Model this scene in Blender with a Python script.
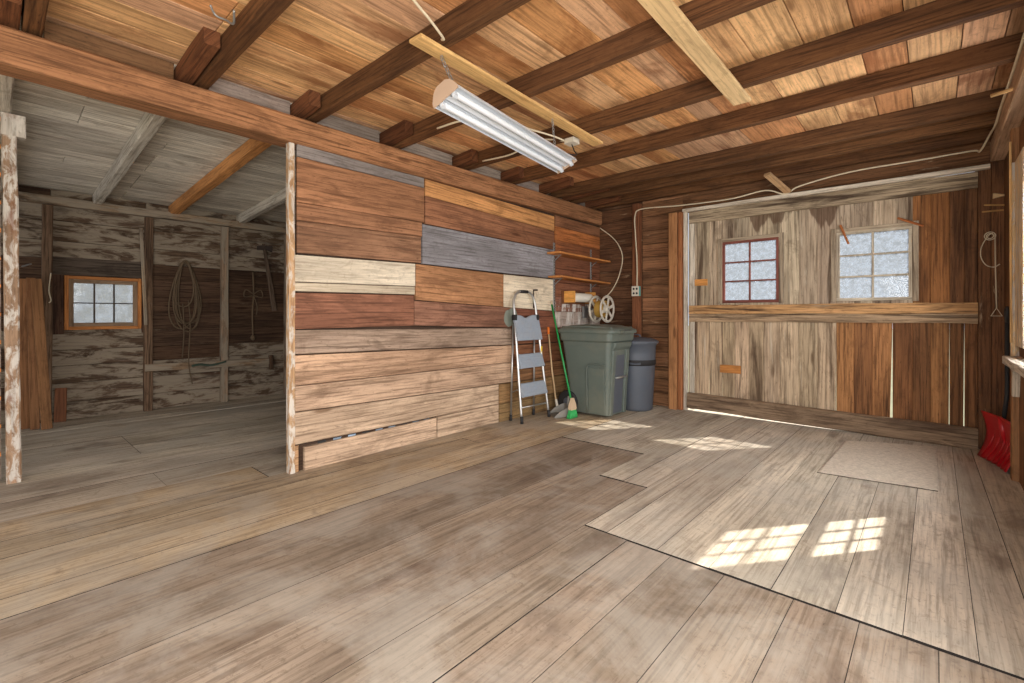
import bpy, bmesh, math, random
from mathutils import Vector, Matrix, noise as mnoise
random.seed(11)
for o in list(bpy.data.objects): bpy.data.objects.remove(o)
SC = bpy.context.scene
COL = SC.collection
V = Vector

# ------------------------------------------------------------------ camera
FPX, HX, HY, HC = 472.0, 512.0, 315.0, 1.2          # focal length and horizon of the photograph, camera height
YAW = math.atan(423/472.0)
cam_d = bpy.data.cameras.new('camera'); cam = bpy.data.objects.new('camera', cam_d); COL.objects.link(cam)
cam.location = (0, 0, HC); cam.rotation_euler = (math.pi/2, 0, YAW)
cam_d.sensor_width = 36; cam_d.lens = FPX/1024*36; cam_d.shift_y = -(341.5-HY)/1024; cam_d.clip_start = .02
SC.camera = cam
# ------------------------------------------------------------------ sky, sun, window daylight, added fill lamps, exposure
w = bpy.data.worlds.new('sky'); SC.world = w; w.use_nodes = True
bg = w.node_tree.nodes['Background']; bg.inputs[0].default_value = (.78, .87, 1, 1); bg.inputs[1].default_value = .8
sun_d = bpy.data.lights.new('sun', 'SUN'); sun = bpy.data.objects.new('sun', sun_d); COL.objects.link(sun)
sun.rotation_euler = V((-1.1, -1.43, -1.707)).to_track_quat('-Z', 'Y').to_euler()
sun_d.energy = 11.5; sun_d.angle = math.radians(.7); sun_d.color = (1, .95, .86)
def area(name, loc, target, sx, sy, power, col):
    d = bpy.data.lights.new(name, 'AREA'); d.shape = 'RECTANGLE'; d.size = sx; d.size_y = sy; d.energy = power; d.color = col
    o = bpy.data.objects.new(name, d); COL.objects.link(o); o.location = loc
    o.rotation_euler = (V(target)-V(loc)).to_track_quat('-Z', 'Y').to_euler()
    return o
area('daylight_right_opening', (.56, -.05, 1.2), (-3.0, 2.6, -.9), 3.9, 1.8, 262, (1, .97, .93))
area('daylight_right_window', (.495, 4.19, 1.55), (-1.5, 4.19, 1.45), .56, 1.04, 70, (.97, .98, 1))
area('front_fill_lamp', (-1.7, -2.3, 1.15), (-1.9, 3.0, .9), 3.4, 1.9, 36, (1, .97, .94))  # fill lamp added behind the camera to lift the room
area('side_room_fill_lamp', (-6.2, -2.3, 1.2), (-6.0, 3, 1.3), 1.4, 1.9, 34, (.97, .98, 1))  # added fill lamp brightening the side room; the front wall is closed here
SC.view_settings.view_transform = 'Standard'; SC.view_settings.look = 'None'
SC.view_settings.gamma = 1; SC.view_settings.use_curve_mapping = False; SC.view_settings.exposure = 0.0

# ------------------------------------------------------------------ small helpers
def C(r, g, b):
    f = lambda c: ((c/255+.055)/1.055)**2.4 if c > 10.3 else c/255/12.92
    return (f(r), f(g), f(b))
def vary(c, a=.12, hue=.03):
    k = 1+random.uniform(-a, a)
    return (c[0]*k*(1+random.uniform(-hue, hue)), c[1]*k, c[2]*k*(1+random.uniform(-hue, hue)))
_sa, _ca = math.sin(YAW), math.cos(YAW)
def ray(px, py):
    u = (px-HX)/FPX; v = (HY-py)/FPX
    return V((_ca*u-_sa, _sa*u+_ca, v))
def on_z(px, py, z=0.0): d = ray(px, py); return V((0, 0, HC))+d*((z-HC)/d.z)
def on_x(px, py, x): d = ray(px, py); return V((0, 0, HC))+d*(x/d.x)
def on_y(px, py, y): d = ray(px, py); return V((0, 0, HC))+d*(y/d.y)

class MB:
    """collects shapes with a uv map along the grain and a tint per board, then links them as ONE mesh object"""
    def __init__(s):
        s.bm = bmesh.new(); s.uv = s.bm.loops.layers.uv.new('UVMap'); s.col = s.bm.loops.layers.float_color.new('tint')
    def face(s, vs, uvs, tint, mi=0, smooth=False):
        try: f = s.bm.faces.new(vs)
        except ValueError: return None
        f.material_index = mi; f.smooth = smooth
        for l, uv in zip(f.loops, uvs): l[s.uv].uv = uv; l[s.col] = (*tint, 1)
        return f
    def loft(s, rings, tint=(1, 1, 1), mi=0, closed=True, caps=True, smooth=False, mis=None, loop=False, uo=None):
        """rings: lists of points; u runs along the loft, v around it"""
        uo = uo or (random.uniform(0, 90), random.uniform(0, 90))
        vr = [[s.bm.verts.new(p) for p in r] for r in rings]
        n = len(rings[0]); us = [0]; 
        for a, b in zip(rings, rings[1:]): us.append(us[-1]+max((V(a[0])-V(b[0])).length, (V(a[n//2])-V(b[n//2])).length))
        vs = [0]
        for i in range(n): vs.append(vs[-1]+(V(rings[0][i])-V(rings[0][(i+1) % n])).length)
        m = n if closed else n-1
        R = list(range(len(rings)-1))
        for k in R:
            for i in range(m):
                j = (i+1) % n
                s.face([vr[k][i], vr[k][j], vr[k+1][j], vr[k+1][i]],
                       [(us[k]+uo[0], vs[i]+uo[1]), (us[k]+uo[0], vs[i+1]+uo[1]), (us[k+1]+uo[0], vs[i+1]+uo[1]), (us[k+1]+uo[0], vs[i]+uo[1])],
                       tint, (mis[k] if mis else mi), smooth)
        if loop:
            for i in range(m):
                j = (i+1) % n
                s.face([vr[-1][i], vr[-1][j], vr[0][j], vr[0][i]], [(0, 0)]*4, tint, mi, smooth)
        elif caps and closed:
            for k, rv in ((0, vr[0][::-1]), (-1, vr[-1])):
                c = sum((v.co for v in rv), V())/n
                d0 = (rv[0].co-c).normalized(); nn = V()
                for q in range(n): nn += (rv[q].co-c).cross(rv[(q+1) % n].co-c)
                d1 = nn.normalized().cross(d0)
                s.face(rv, [((v.co-c).dot(d0)+uo[0], (v.co-c).dot(d1)+uo[1]) for v in rv], tint, (mis[0 if k == 0 else -1] if mis else mi))
        return vr
    def timber(s, a, b, w, h, up=(0, 0, 1), tint=(1, 1, 1), mi=0, seg=None, jit=.002, ch=.006, mis=None, w2=None, h2=None, bow=0):
        """a sawn timber from a to b, w wide (sideways), h high (along up), edges eased and slightly uneven"""
        a, b = V(a), V(b); d = (b-a); L = d.length; d.normalize()
        side = d.cross(V(up)).normalized(); upv = side.cross(d).normalized()
        seg = seg or max(1, int(L/.3)); sd = random.uniform(0, 50); rings = []
        ch = min(ch, w*.3, h*.3)
        for k in range(seg+1):
            t = k/seg; c = a.lerp(b, t)+upv*bow*math.sin(math.pi*t)
            ww = (w+((w2 or w)-w)*t)/2; hh = (h+((h2 or h)-h)*t)/2
            pts = [(-ww+ch, -hh), (ww-ch, -hh), (ww, -hh+ch), (ww, hh-ch), (ww-ch, hh), (-ww+ch, hh), (-ww, hh-ch), (-ww, -hh+ch)]
            r = []
            for i, (x, y) in enumerate(pts):
                q = mnoise.noise_vector(V((k*.7+sd, i//2*1.7, sd)))*jit
                r.append(c+side*(x+q.x)+upv*(y+q.y))
            rings.append(r)
        s.loft(rings, tint, mi, mis=mis)
    def slab(s, p00, p10, p11, p01, n, th, tint=(1, 1, 1), mi=0, ch=.003, uo=None, smi=None):
        """a board whose visible face is the quad (grain from p00 to p10), th thick away from n"""
        P = [V(p) for p in (p00, p10, p11, p01)]; n = V(n).normalized()
        uo = uo or (random.uniform(0, 90), random.uniform(0, 90))
        g = (P[1]-P[0]).normalized(); c = n.cross(g).normalized(); ctr = sum(P, V())/4
        if (P[2]-P[1]).cross(P[0]-P[1]).dot(n) < 0: P = [P[3], P[2], P[1], P[0]]
        def ins(p):
            q = p-ctr; return p-g*math.copysign(min(ch, abs(q.dot(g))*.4), q.dot(g))-c*math.copysign(min(ch, abs(q.dot(c))*.4), q.dot(c))
        top = [ins(p) for p in P]; mid = [p-n*ch for p in P]; bot = [p-n*th for p in P]
        T, M, B = [[s.bm.verts.new(p) for p in q] for q in (top, mid, bot)]
        U = lambda p, e=0: ((p-P[0]).dot(g)+uo[0], (p-P[0]).dot(c)+uo[1]+e)
        s.face(T, [U(v.co) for v in T], tint, mi)
        s.face(B[::-1], [U(v.co, 3) for v in B[::-1]], tint, mi)
        for i in range(4):
            j = (i+1) % 4
            s.face([M[i], M[j], T[j], T[i]], [U(x.co) for x in (M[i], M[j], T[j], T[i])], tint, mi if smi is None else smi)
            s.face([B[i], B[j], M[j], M[i]], [U(B[i].co, -(th if i % 2 == 0 else 0)), U(B[j].co, -(th if i % 2 == 0 else 0)), U(M[j].co), U(M[i].co)], tint, mi if smi is None else smi)
    def box(s, x0, x1, y0, y1, z0, z1, tint=(1, 1, 1), mi=0, ch=.003, axis='x'):
        if axis == 'x': s.timber((x0, (y0+y1)/2, (z0+z1)/2), (x1, (y0+y1)/2, (z0+z1)/2), y1-y0, z1-z0, (0, 0, 1), tint, mi, 1, 0, ch)
        elif axis == 'y': s.timber(((x0+x1)/2, y0, (z0+z1)/2), ((x0+x1)/2, y1, (z0+z1)/2), x1-x0, z1-z0, (0, 0, 1), tint, mi, 1, 0, ch)
        else: s.timber(((x0+x1)/2, (y0+y1)/2, z0), ((x0+x1)/2, (y0+y1)/2, z1), x1-x0, y1-y0, (0, 1, 0), tint, mi, 1, 0, ch)
    def tube(s, pts, r, n=8, tint=(1, 1, 1), mi=0, r2=None, loop=False, flat=1.0):
        pts = [V(p) for p in pts]; rings = []; prev = None; N = len(pts)
        for k, p in enumerate(pts):
            if loop: d = (pts[(k+1) % N]-pts[k-1]).normalized()
            else: d = (pts[min(k+1, N-1)]-pts[max(k-1, 0)]).normalized()
            if prev is None:
                prev = d.cross(V((0, 0, 1)) if abs(d.z) < .9 else V((1, 0, 0))).normalized()
            prev = (prev-d*prev.dot(d)).normalized(); q = d.cross(prev)
            rr = r if r2 is None else r+(r2-r)*k/(N-1)
            rings.append([p+prev*math.cos(a)*rr+q*math.sin(a)*rr*flat for a in [2*math.pi*i/n for i in range(n)]])
        s.loft(rings, tint, mi, smooth=True, loop=loop)
    def lathe(s, prof, c=(0, 0, 0), axis='z', n=28, tint=(1, 1, 1), mi=0, smooth=True, caps=True):
        c = V(c); rings = []
        ax = {'z': (V((1, 0, 0)), V((0, 1, 0)), V((0, 0, 1))), 'x': (V((0, 1, 0)), V((0, 0, 1)), V((1, 0, 0))), 'y': (V((0, 0, 1)), V((1, 0, 0)), V((0, 1, 0)))}[axis]
        for r, h in prof:
            rings.append([c+ax[0]*r*math.cos(a)+ax[1]*r*math.sin(a)+ax[2]*h for a in [2*math.pi*i/n for i in range(n)]])
        s.loft(rings, tint, mi, smooth=smooth, caps=caps)
    def build(s, name, mats, parent=None, label=None, kind=None, loc=None, rz=0):
        bmesh.ops.recalc_face_normals(s.bm, faces=s.bm.faces[:])
        me = bpy.data.meshes.new(name); s.bm.to_mesh(me); s.bm.free()
        for m in (mats if isinstance(mats, (list, tuple)) else [mats]): me.materials.append(m)
        o = bpy.data.objects.new(name, me); COL.objects.link(o)
        if parent: o.parent = parent
        if label: o['label'] = label
        if kind: o['kind'] = kind
        if loc: o.location = loc
        o.rotation_euler.z = rz
        return o
def tag(o, label, cat, group=None):
    o['label'] = label; o['category'] = cat
    if group: o['group'] = group
    return o
def thing(name, label, cat, loc=(0, 0, 0), rz=0, group=None):
    o = bpy.data.objects.new(name, None); o.empty_display_size = .1; COL.objects.link(o); o.location = loc; o.rotation_euler.z = rz
    return tag(o, label, cat, group)
def struct(name, loc=(0, 0, 0)):
    o = bpy.data.objects.new(name, None); o.empty_display_size = .1; COL.objects.link(o); o.location = loc; o['kind'] = 'structure'; return o
def curve_pts(ctrl, n=8):
    """smooth path through control points"""
    c = [V(p) for p in ctrl]; c = [c[0]*2-c[1]]+c+[c[-1]*2-c[-2]]; out = []
    for i in range(1, len(c)-2):
        for k in range(n):
            t = k/n; a, b, d, e = c[i-1:i+3]
            out.append(.5*((2*b)+(d-a)*t+(2*a-5*b+4*d-e)*t*t+(3*b-a-3*d+e)*t**3))
    out.append(c[-2]); return out

# ------------------------------------------------------------------ materials
def nt(name):
    m = bpy.data.materials.new(name); m.use_nodes = True
    t = m.node_tree; return m, t, t.nodes['Principled BSDF'], t.nodes['Material Output']
def wood(name, grain=.5, stain=None, stain_amt=.0, stain_scale=(.8, 3), stain_at=.55, paint=None, paint_at=.5, paint_scale=(1.2, 7),
         rough=.75, fine=1.0, dust=.0, bump=.35, knots=.7, drip=None, blotch=.6, topstain=None, speck=0):
    m, t, bs, out = nt(name); N = t.nodes.new; L = t.links.new
    def mapped(sx, sy, off=0):
        mp = N('ShaderNodeMapping'); mp.inputs['Scale'].default_value = (sx, sy, 1); mp.inputs['Location'].default_value = (off, off*.7, 0)
        L(uv.outputs['UV'], mp.inputs[0]); return mp.outputs[0]
    def ntex(vec, sc, det=5, ro=.6, dis=0):
        n = N('ShaderNodeTexNoise'); n.inputs['Scale'].default_value = sc; n.inputs['Detail'].default_value = det
        n.inputs['Roughness'].default_value = ro; n.inputs['Distortion'].default_value = dis
        L(vec, n.inputs['Vector']); return n.outputs['Fac']
    def ramp(f, a, b, va=0., vb=1.):
        r = N('ShaderNodeMapRange'); r.clamp = True; r.interpolation_type = 'SMOOTHSTEP'
        r.inputs[1].default_value = a; r.inputs[2].default_value = b; r.inputs[3].default_value = va; r.inputs[4].default_value = vb
        L(f, r.inputs[0]); return r.outputs[0]
    def mix(f, a, b, mode='MIX'):
        x = N('ShaderNodeMix'); x.data_type = 'RGBA'; x.blend_type = mode; x.clamp_factor = True
        if isinstance(f, float): x.inputs[0].default_value = f
        else: L(f, x.inputs[0])
        for s_, v_ in ((6, a), (7, b)):
            if isinstance(v_, tuple): x.inputs[s_].default_value = (*v_[:3], 1)
            else: L(v_, x.inputs[s_])
        return x.outputs[2]
    def math_(op, a, b):
        x = N('ShaderNodeMath'); x.operation = op
        for i, v_ in enumerate((a, b)):
            if isinstance(v_, float): x.inputs[i].default_value = v_
            else: L(v_, x.inputs[i])
        return x.outputs[0]
    uv = N('ShaderNodeUVMap'); uv.uv_map = 'UVMap'
    at = N('ShaderNodeVertexColor'); at.layer_name = 'tint'
    tint = at.outputs['Color']
    g1 = ntex(mapped(2.2*fine, 55*fine), 1, 7, .68, .25)            # fibres
    g2 = ntex(mapped(.9, 11), 1, 4, .6, .8)                          # bands
    g3 = ntex(mapped(.55, 2.0, 7), 1, 3, .55, .3)                    # broad tone
    sp = ntex(mapped(14, 60), 1, 3, .7)                              # flecks
    # rings: distorted bands that close round the heart of the board
    wv = N('ShaderNodeTexWave'); wv.wave_type = 'BANDS'; wv.bands_direction = 'Y'; wv.inputs['Scale'].default_value = 3.2
    wv.inputs['Distortion'].default_value = 9; wv.inputs['Detail'].default_value = 3; wv.inputs['Detail Scale'].default_value = .55
    L(mapped(.8, 3.4), wv.inputs['Vector'])
    dark = mix(1.0, tint, (.3, .265, .235), 'MULTIPLY'); light = mix(1.0, tint, (1.26, 1.26, 1.25), 'MULTIPLY')
    c = mix(ramp(g3, .3, .7), mix(1.0, tint, (.8, .78, .76), 'MULTIPLY'), light)
    bl = ntex(mapped(2.6, 5.5, 13), 1, 6, .68, .8)                    # blotches
    c = mix(math_('MULTIPLY', ramp(bl, .52, .68), min(1, blotch)), c, mix(1.0, tint, (.46, .43, .40), 'MULTIPLY'))
    bl2 = ntex(mapped(3.4, 8, 29), 1, 5, .7, .5)
    c = mix(math_('MULTIPLY', ramp(bl2, .55, .7), .55*blotch), c, mix(1.0, tint, (1.5, 1.5, 1.48), 'MULTIPLY'))
    c = mix(math_('MULTIPLY', ramp(g1, .45, .64), min(1, grain*1.6)), c, dark)
    c = mix(math_('MULTIPLY', ramp(g2, .5, .66), grain*.75), c, dark)
    c = mix(math_('MULTIPLY', ramp(wv.outputs['Fac'], .55, 1.), grain*.33), c, dark)
    c = mix(math_('MULTIPLY', ramp(sp, .6, .72), min(1, grain*1.3)), c, mix(1.0, tint, (.2, .17, .14), 'MULTIPLY'))
    if knots:
        vo = N('ShaderNodeTexVoronoi'); vo.inputs['Scale'].default_value = 1; L(mapped(1.3, 5.2), vo.inputs['Vector'])
        ng = N('ShaderNodeSeparateColor'); L(vo.outputs['Color'], ng.inputs[0])
        k = math_('MULTIPLY', ramp(vo.outputs['Distance'], .14, .05), math_('GREATER_THAN', ng.outputs[0], .6))
        c = mix(math_('MULTIPLY', k, knots), c, mix(1.0, tint, (.22, .15, .1), 'MULTIPLY'))
    if paint:
        pn = math_('ADD', math_('MULTIPLY', ntex(mapped(*paint_scale), 1, 6, .68, .5), .75), math_('MULTIPLY', g1, .25))
        pf = ramp(pn, paint_at, paint_at+.1)
        c = mix(pf, c, mix(math_('MULTIPLY', ramp(g1, .45, .7), .55), paint, tuple(x*.55 for x in paint)))
    if stain:
        geo = N('ShaderNodeTexCoord')
        s1 = ntex(mapped(*stain_scale, 31), 1, 5, .62, .6)
        c = mix(math_('MULTIPLY', ramp(s1, stain_at, stain_at+.16), stain_amt), c, stain)
    if drip:
        s2 = ntex(mapped(1.0, 26, 3), 1, 4, .6, .3)
        c = mix(math_('MULTIPLY', ramp(s2, .55, .68), drip[1]), c, drip[0])
    if topstain:
        oc = N('ShaderNodeTexCoord'); sx = N('ShaderNodeSeparateXYZ'); L(oc.outputs['Object'], sx.inputs[0])
        mp2 = N('ShaderNodeMapping'); mp2.inputs['Scale'].default_value = (11, 1, .7); L(oc.outputs['Object'], mp2.inputs[0])
        mp3 = N('ShaderNodeMapping'); mp3.inputs['Scale'].default_value = (2.3, 1, .3); L(oc.outputs['Object'], mp3.inputs[0])
        e_ = math_('ADD', math_('MULTIPLY', ntex(mp2.outputs[0], 1, 3, .6), .4), math_('MULTIPLY', ntex(mp3.outputs[0], 1, 2, .5), 1.25))
        c = mix(math_('MULTIPLY', ramp(math_('ADD', sx.outputs[2], e_), topstain[0], topstain[0]+.04), topstain[1]), c, topstain[2])
    if speck:
        oc3 = N('ShaderNodeTexCoord'); k1 = ntex(oc3.outputs['Object'], 28, 6, .78); k2 = ntex(oc3.outputs['Object'], 7, 5, .7, .6)
        c = mix(math_('MULTIPLY', ramp(k1, .54, .66), speck), c, mix(1.0, tint, (.42, .38, .34), 'MULTIPLY'))
        c = mix(math_('MULTIPLY', ramp(k2, .56, .7), speck), c, mix(1.0, tint, (.5, .45, .42), 'MULTIPLY'))
    if dust:
        geo2 = N('ShaderNodeTexCoord')
        d1 = ntex(geo2.outputs['Object'], 1.6, 6, .65, .4); d2 = ntex(geo2.outputs['Object'], 45, 3, .7)
        c = mix(math_('MULTIPLY', ramp(d1, .42, .62), dust), c, (.44, .41, .355))
        c = mix(math_('MULTIPLY', ramp(d2, .62, .75), .35*min(1, dust*2)), c, (.09, .07, .055))
    L(c, bs.inputs['Base Color']); bs.inputs['Roughness'].default_value = rough
    bs.inputs['Specular IOR Level'].default_value = .25
    bp = N('ShaderNodeBump'); bp.inputs['Strength'].default_value = bump; bp.inputs['Distance'].default_value = .004
    L(math_('SUBTRACT', 1., g1), bp.inputs['Height']); L(bp.outputs[0], bs.inputs['Normal'])
    return m
def plain(name, col, rough=.5, metal=0, var=.12, scale=12, spec=.5, dirt=None, dirt_amt=.4, bump=0, tr=0):
    m, t, bs, out = nt(name); N = t.nodes.new; L = t.links.new
    tc = N('ShaderNodeTexCoord'); n = N('ShaderNodeTexNoise'); n.inputs['Scale'].default_value = scale; n.inputs['Detail'].default_value = 5
    L(tc.outputs['Object'], n.inputs['Vector'])
    x = N('ShaderNodeMix'); x.data_type = 'RGBA'; L(n.outputs['Fac'], x.inputs[0])
    x.inputs[6].default_value = (*[c*(1-var) for c in col], 1); x.inputs[7].default_value = (*[min(1, c*(1+var)) for c in col], 1)
    c = x.outputs[2]
    if dirt:
        n2 = N('ShaderNodeTexNoise'); n2.inputs['Scale'].default_value = scale*.4; n2.inputs['Detail'].default_value = 7; n2.inputs['Roughness'].default_value = .7
        L(tc.outputs['Object'], n2.inputs['Vector'])
        r = N('ShaderNodeMapRange'); r.inputs[1].default_value = .45; r.inputs[2].default_value = .7; r.inputs[4].default_value = dirt_amt
        L(n2.outputs['Fac'], r.inputs[0])
        y = N('ShaderNodeMix'); y.data_type = 'RGBA'; L(r.outputs[0], y.inputs[0]); L(c, y.inputs[6]); y.inputs[7].default_value = (*dirt, 1); c = y.outputs[2]
    L(c, bs.inputs['Base Color']); bs.inputs['Roughness'].default_value = rough; bs.inputs['Metallic'].default_value = metal
    bs.inputs['Specular IOR Level'].default_value = spec
    if bump:
        b = N('ShaderNodeBump'); b.inputs['Strength'].default_value = bump; b.inputs['Distance'].default_value = .01
        L(n.outputs['Fac'], b.inputs['Height']); L(b.outputs[0], bs.inputs['Normal'])
    return m
def dusty_glass(name, lo=.25, hi=.75, col=(.75, .78, .8), scale=18):
    m, t, bs, out = nt(name); N = t.nodes.new; L = t.links.new; t.nodes.remove(bs)
    tc = N('ShaderNodeTexCoord'); n = N('ShaderNodeTexNoise'); n.inputs['Scale'].default_value = scale; n.inputs['Detail'].default_value = 8; n.inputs['Roughness'].default_value = .75
    L(tc.outputs['Object'], n.inputs['Vector'])
    r = N('ShaderNodeMapRange'); r.inputs[1].default_value = .4; r.inputs[2].default_value = .6; r.inputs[3].default_value = lo; r.inputs[4].default_value = hi
    L(n.outputs['Fac'], r.inputs[0])
    tr = N('ShaderNodeBsdfTransparent'); tl = N('ShaderNodeBsdfTranslucent'); tl.inputs[0].default_value = (*col, 1)
    df = N('ShaderNodeBsdfDiffuse'); df.inputs[0].default_value = (*[c*.8 for c in col], 1)
    a = N('ShaderNodeMixShader'); a.inputs[0].default_value = .45; L(tl.outputs[0], a.inputs[1]); L(df.outputs[0], a.inputs[2])
    b = N('ShaderNodeMixShader'); L(r.outputs[0], b.inputs[0]); L(tr.outputs[0], b.inputs[1]); L(a.outputs[0], b.inputs[2])
    gl = N('ShaderNodeBsdfGlossy'); gl.inputs['Roughness'].default_value = .05
    g = N('ShaderNodeMixShader'); g.inputs[0].default_value = .008; L(b.outputs[0], g.inputs[1]); L(gl.outputs[0], g.inputs[2])
    L(g.outputs[0], out.inputs[0]); return m

M_floor = wood('floor_wood', .34, blotch=.28, speck=.55, stain=C(92, 74, 62), stain_amt=.6, stain_scale=(1.1, 3.2), stain_at=.54, dust=.4, rough=.8, knots=.5, fine=.8)
M_part = wood('partition_wood', .5, C(84, 54, 38), .45, (1.1, 3.2), .56, rough=.75, fine=.8, speck=.3)
M_partw = wood('partition_painted_wood', .3, C(110, 95, 80), .5, (1.0, 6), .6, rough=.7, speck=.35)
M_grey = wood('grey_weathered_wood', .4, C(90, 84, 82), .5, (1.5, 6), .55, rough=.8, knots=.2, speck=.4)
M_ceil = wood('ceiling_wood', .4, C(120, 62, 30), .6, (1.3, 2.6), .5, rough=.7, fine=.7, speck=.35)
M_joist = wood('joist_wood', .55, C(60, 33, 18), .4, (.8, 5), .55, rough=.75, speck=.3)
M_pale = wood('pale_board_wood', .28, C(150, 100, 50), .4, (2.5, 7), .6, rough=.7, knots=.9)
M_door = wood('door_wood', .5, C(66, 46, 32), .85, (.45, 8), .52, rough=.8, fine=.8, paint=C(196, 182, 160), paint_at=.56, paint_scale=(.7, 9), topstain=(3.2, .75, C(84, 58, 40)))
M_doord = wood('door_dark_wood', .55, C(48, 28, 17), .7, (.6, 8), .54, rough=.78, fine=.8)
M_rail = wood('door_rail_wood', .55, C(60, 42, 30), .9, (.9, 12), .5, rough=.8, paint=C(196, 182, 158), paint_at=.55, paint_scale=(.8, 10))
M_white = wood('whitewashed_wood', .42, C(92, 74, 60), .6, (.7, 16), .58, rough=.85, knots=.3)
M_barn = wood('barn_board', .6, C(40, 26, 19), .6, (.8, 5), .52, rough=.85, paint=C(120, 104, 88), paint_at=.6, paint_scale=(3, 8))
M_barnw = wood('barn_board_whitewashed', .55, C(52, 34, 25), .8, (1.6, 6), .55, rough=.85, paint=C(150, 136, 118), paint_at=.43, paint_scale=(2.6, 9))
M_back = wood('back_wall_wood', .55, C(54, 33, 21), .6, (.9, 5), .52, rough=.8, paint=C(178, 150, 120), paint_at=.575, paint_scale=(2.2, 14))
M_orange = wood('orange_fir', .35, C(110, 60, 28), .4, (1.2, 5), .58, rough=.7)
M_post = wood('painted_post_wood', .4, C(120, 70, 42), .75, (2.2, 8), .54, rough=.75, paint=C(205, 196, 184), paint_at=.46, paint_scale=(7, 16))
M_dark = plain('dark_void', C(30, 24, 20), .95, var=.3)
M_ground = plain('ground_grass', C(120, 118, 92), .95, var=.4, scale=1.5, bump=.4)
M_glass = dusty_glass('frosted_window_glass', .12, .6, (.33, .36, .4), 20)
M_glassL = dusty_glass('grimy_window_glass', .35, .7, (.85, .86, .85), 9)
M_glassR = dusty_glass('clear_window_glass', .03, .12, (.8, .8, .8), 8)
M_steel = plain('brushed_aluminium', C(190, 190, 188), .35, .85, .08, 30)
M_galv = plain('galvanised_steel', C(150, 150, 148), .45, .7, .12, 25)
M_ladder = plain('ladder_grey_plastic', C(146, 156, 168), .6, 0, .1, 30, dirt=C(160, 155, 150), dirt_amt=.35)
M_black = plain('black_rubber', C(34, 33, 34), .7, 0, .2, 30)
M_wire = plain('cream_cable', C(214, 200, 172), .6, 0, .1, 30)
M_lampw = plain('white_enamel', C(196, 200, 206), .4, 0, .05, 8)
M_lampe = plain('tan_shaded_end_plate', C(176, 150, 128), .5, 0, .08, 8)  # white plate toned tan, its shade and brown reflection in the colour
M_tube = plain('lamp_tube_glass', C(212, 216, 220), .25, 0, .02, 8)
M_bin = plain('green_bin_plastic', C(92, 102, 95), .5, 0, .12, 5, dirt=C(140, 132, 112), dirt_amt=.35)
M_bin2 = plain('dark_grey_bin_plastic', C(80, 86, 96), .5, 0, .12, 6, dirt=C(100, 98, 96), dirt_amt=.3)
M_pan = plain('grey_dustpan_plastic', C(128, 124, 116), .55, 0, .12, 12)
M_green = plain('bright_green_plastic', C(30, 140, 70), .45, 0, .1, 20)
M_greenb = plain('green_bristles', C(60, 175, 95), .8, 0, .25, 60, bump=.6)
M_beige = plain('beige_plastic', C(205, 180, 150), .5, 0, .08, 20)
M_red = plain('red_shovel_plastic', C(170, 22, 30), .35, 0, .1, 10)
M_paper = plain('white_paper', C(228, 222, 208), .9, 0, .04, 30)
M_rope = plain('old_rope', C(98, 80, 60), .9, 0, .25, 60, bump=.8)
M_rust = plain('rusty_iron', C(74, 62, 56), .7, .4, .35, 30)
M_reel = plain('cream_reel_plastic', C(204, 196, 180), .5, 0, .08, 12)
M_yel = plain('yellow_cord', C(176, 138, 60), .7, 0, .2, 40)
M_orangep = plain('orange_plastic', C(226, 120, 40), .5, 0, .08, 20)
M_yellowl = plain('yellow_sticker', C(226, 190, 40), .5, 0, .05, 20)
M_teal = plain('teal_box_paint', C(92, 172, 168), .5, 0, .05, 20)
M_patch = plain('grey_green_paint', C(122, 128, 116), .8, 0, .12, 25)
M_rugedge = plain('rug_edge_shade', C(84, 72, 60), .95, 0, .2, 60)  # dark edge colour stands for the shadow under the rug
M_rug = plain('beige_rug_fibre', C(206, 194, 176), .95, 0, .35, 70, dirt=C(150, 136, 118), dirt_amt=.5, bump=1.0)

# ------------------------------------------------------------------ floor
XW, XP, XL = .45, -3.62, -7.4                # right wall, partition face, far left wall
YB, YF = 5.95, -2.4                          # door wall, open front
fl = MB()
t_right, t_mid, t_left, t_yel, t_side = C(196, 185, 168), C(146, 130, 113), C(172, 154, 129), C(184, 164, 135), C(194, 182, 164)
def fboard(x0, x1, y0, y1, tint, x0b=None, x1b=None, gap=.0005):
    x0b = x0 if x0b is None else x0b; x1b = x1 if x1b is None else x1b
    dz = random.uniform(-.0015, .0015)
    fl.slab((x1-gap, y0+gap, dz), (x1b-gap, y1-gap, dz), (x0b+gap, y1-gap, dz), (x0+gap, y0+gap, dz), (0, 0, 1), .028, vary(tint, .07, .015), ch=.0008, smi=1)
def row(xs, y0, y1, tint, joints=()):
    for a, b in zip(xs, xs[1:]):
        ys = [y0]+[j[0] for j in joints if a-.01 <= j[1] <= b+.01]+[y1]
        for p, q in zip(ys, ys[1:]): fboard(a, b, p, q, tint)
row([-1.49, -1.35, -1.06, -.8, -.535, -.3, -.09, .115], 2.292, YB+.1, t_right)
fboard(.115, .29, 2.292, YB+.1, t_right, .115, .235); fboard(.29, XW+.1, 2.292, YB+.1, t_right, .235, XW+.1)
row([-1.49, -1.22, -.98, -.725, -.445, -.22, .01, .25, XW+.1], YF, 2.278, t_mid)
row([-1.87, -1.49], YF, 3.06, t_mid); row([-1.87, -1.68, -1.49], 3.078, YB+.1, t_right)
row([-2.74, -2.42, -2.12, -1.87], YF, 3.785, t_mid); row([-2.74, -2.5, -2.2, -1.87], 3.8, YB+.1, t_right)
row([-3.68, -3.42, -3.16], YF, YB+.1, t_left, ((3.1, -3.3),)); row([-3.16, -2.93, -2.74], YF, YB+.1, t_yel)
row([-4.02, -3.68], YF, 1.4, t_yel); row([-4.02, -3.68], 1.405, YB+.1, t_side)
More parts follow.
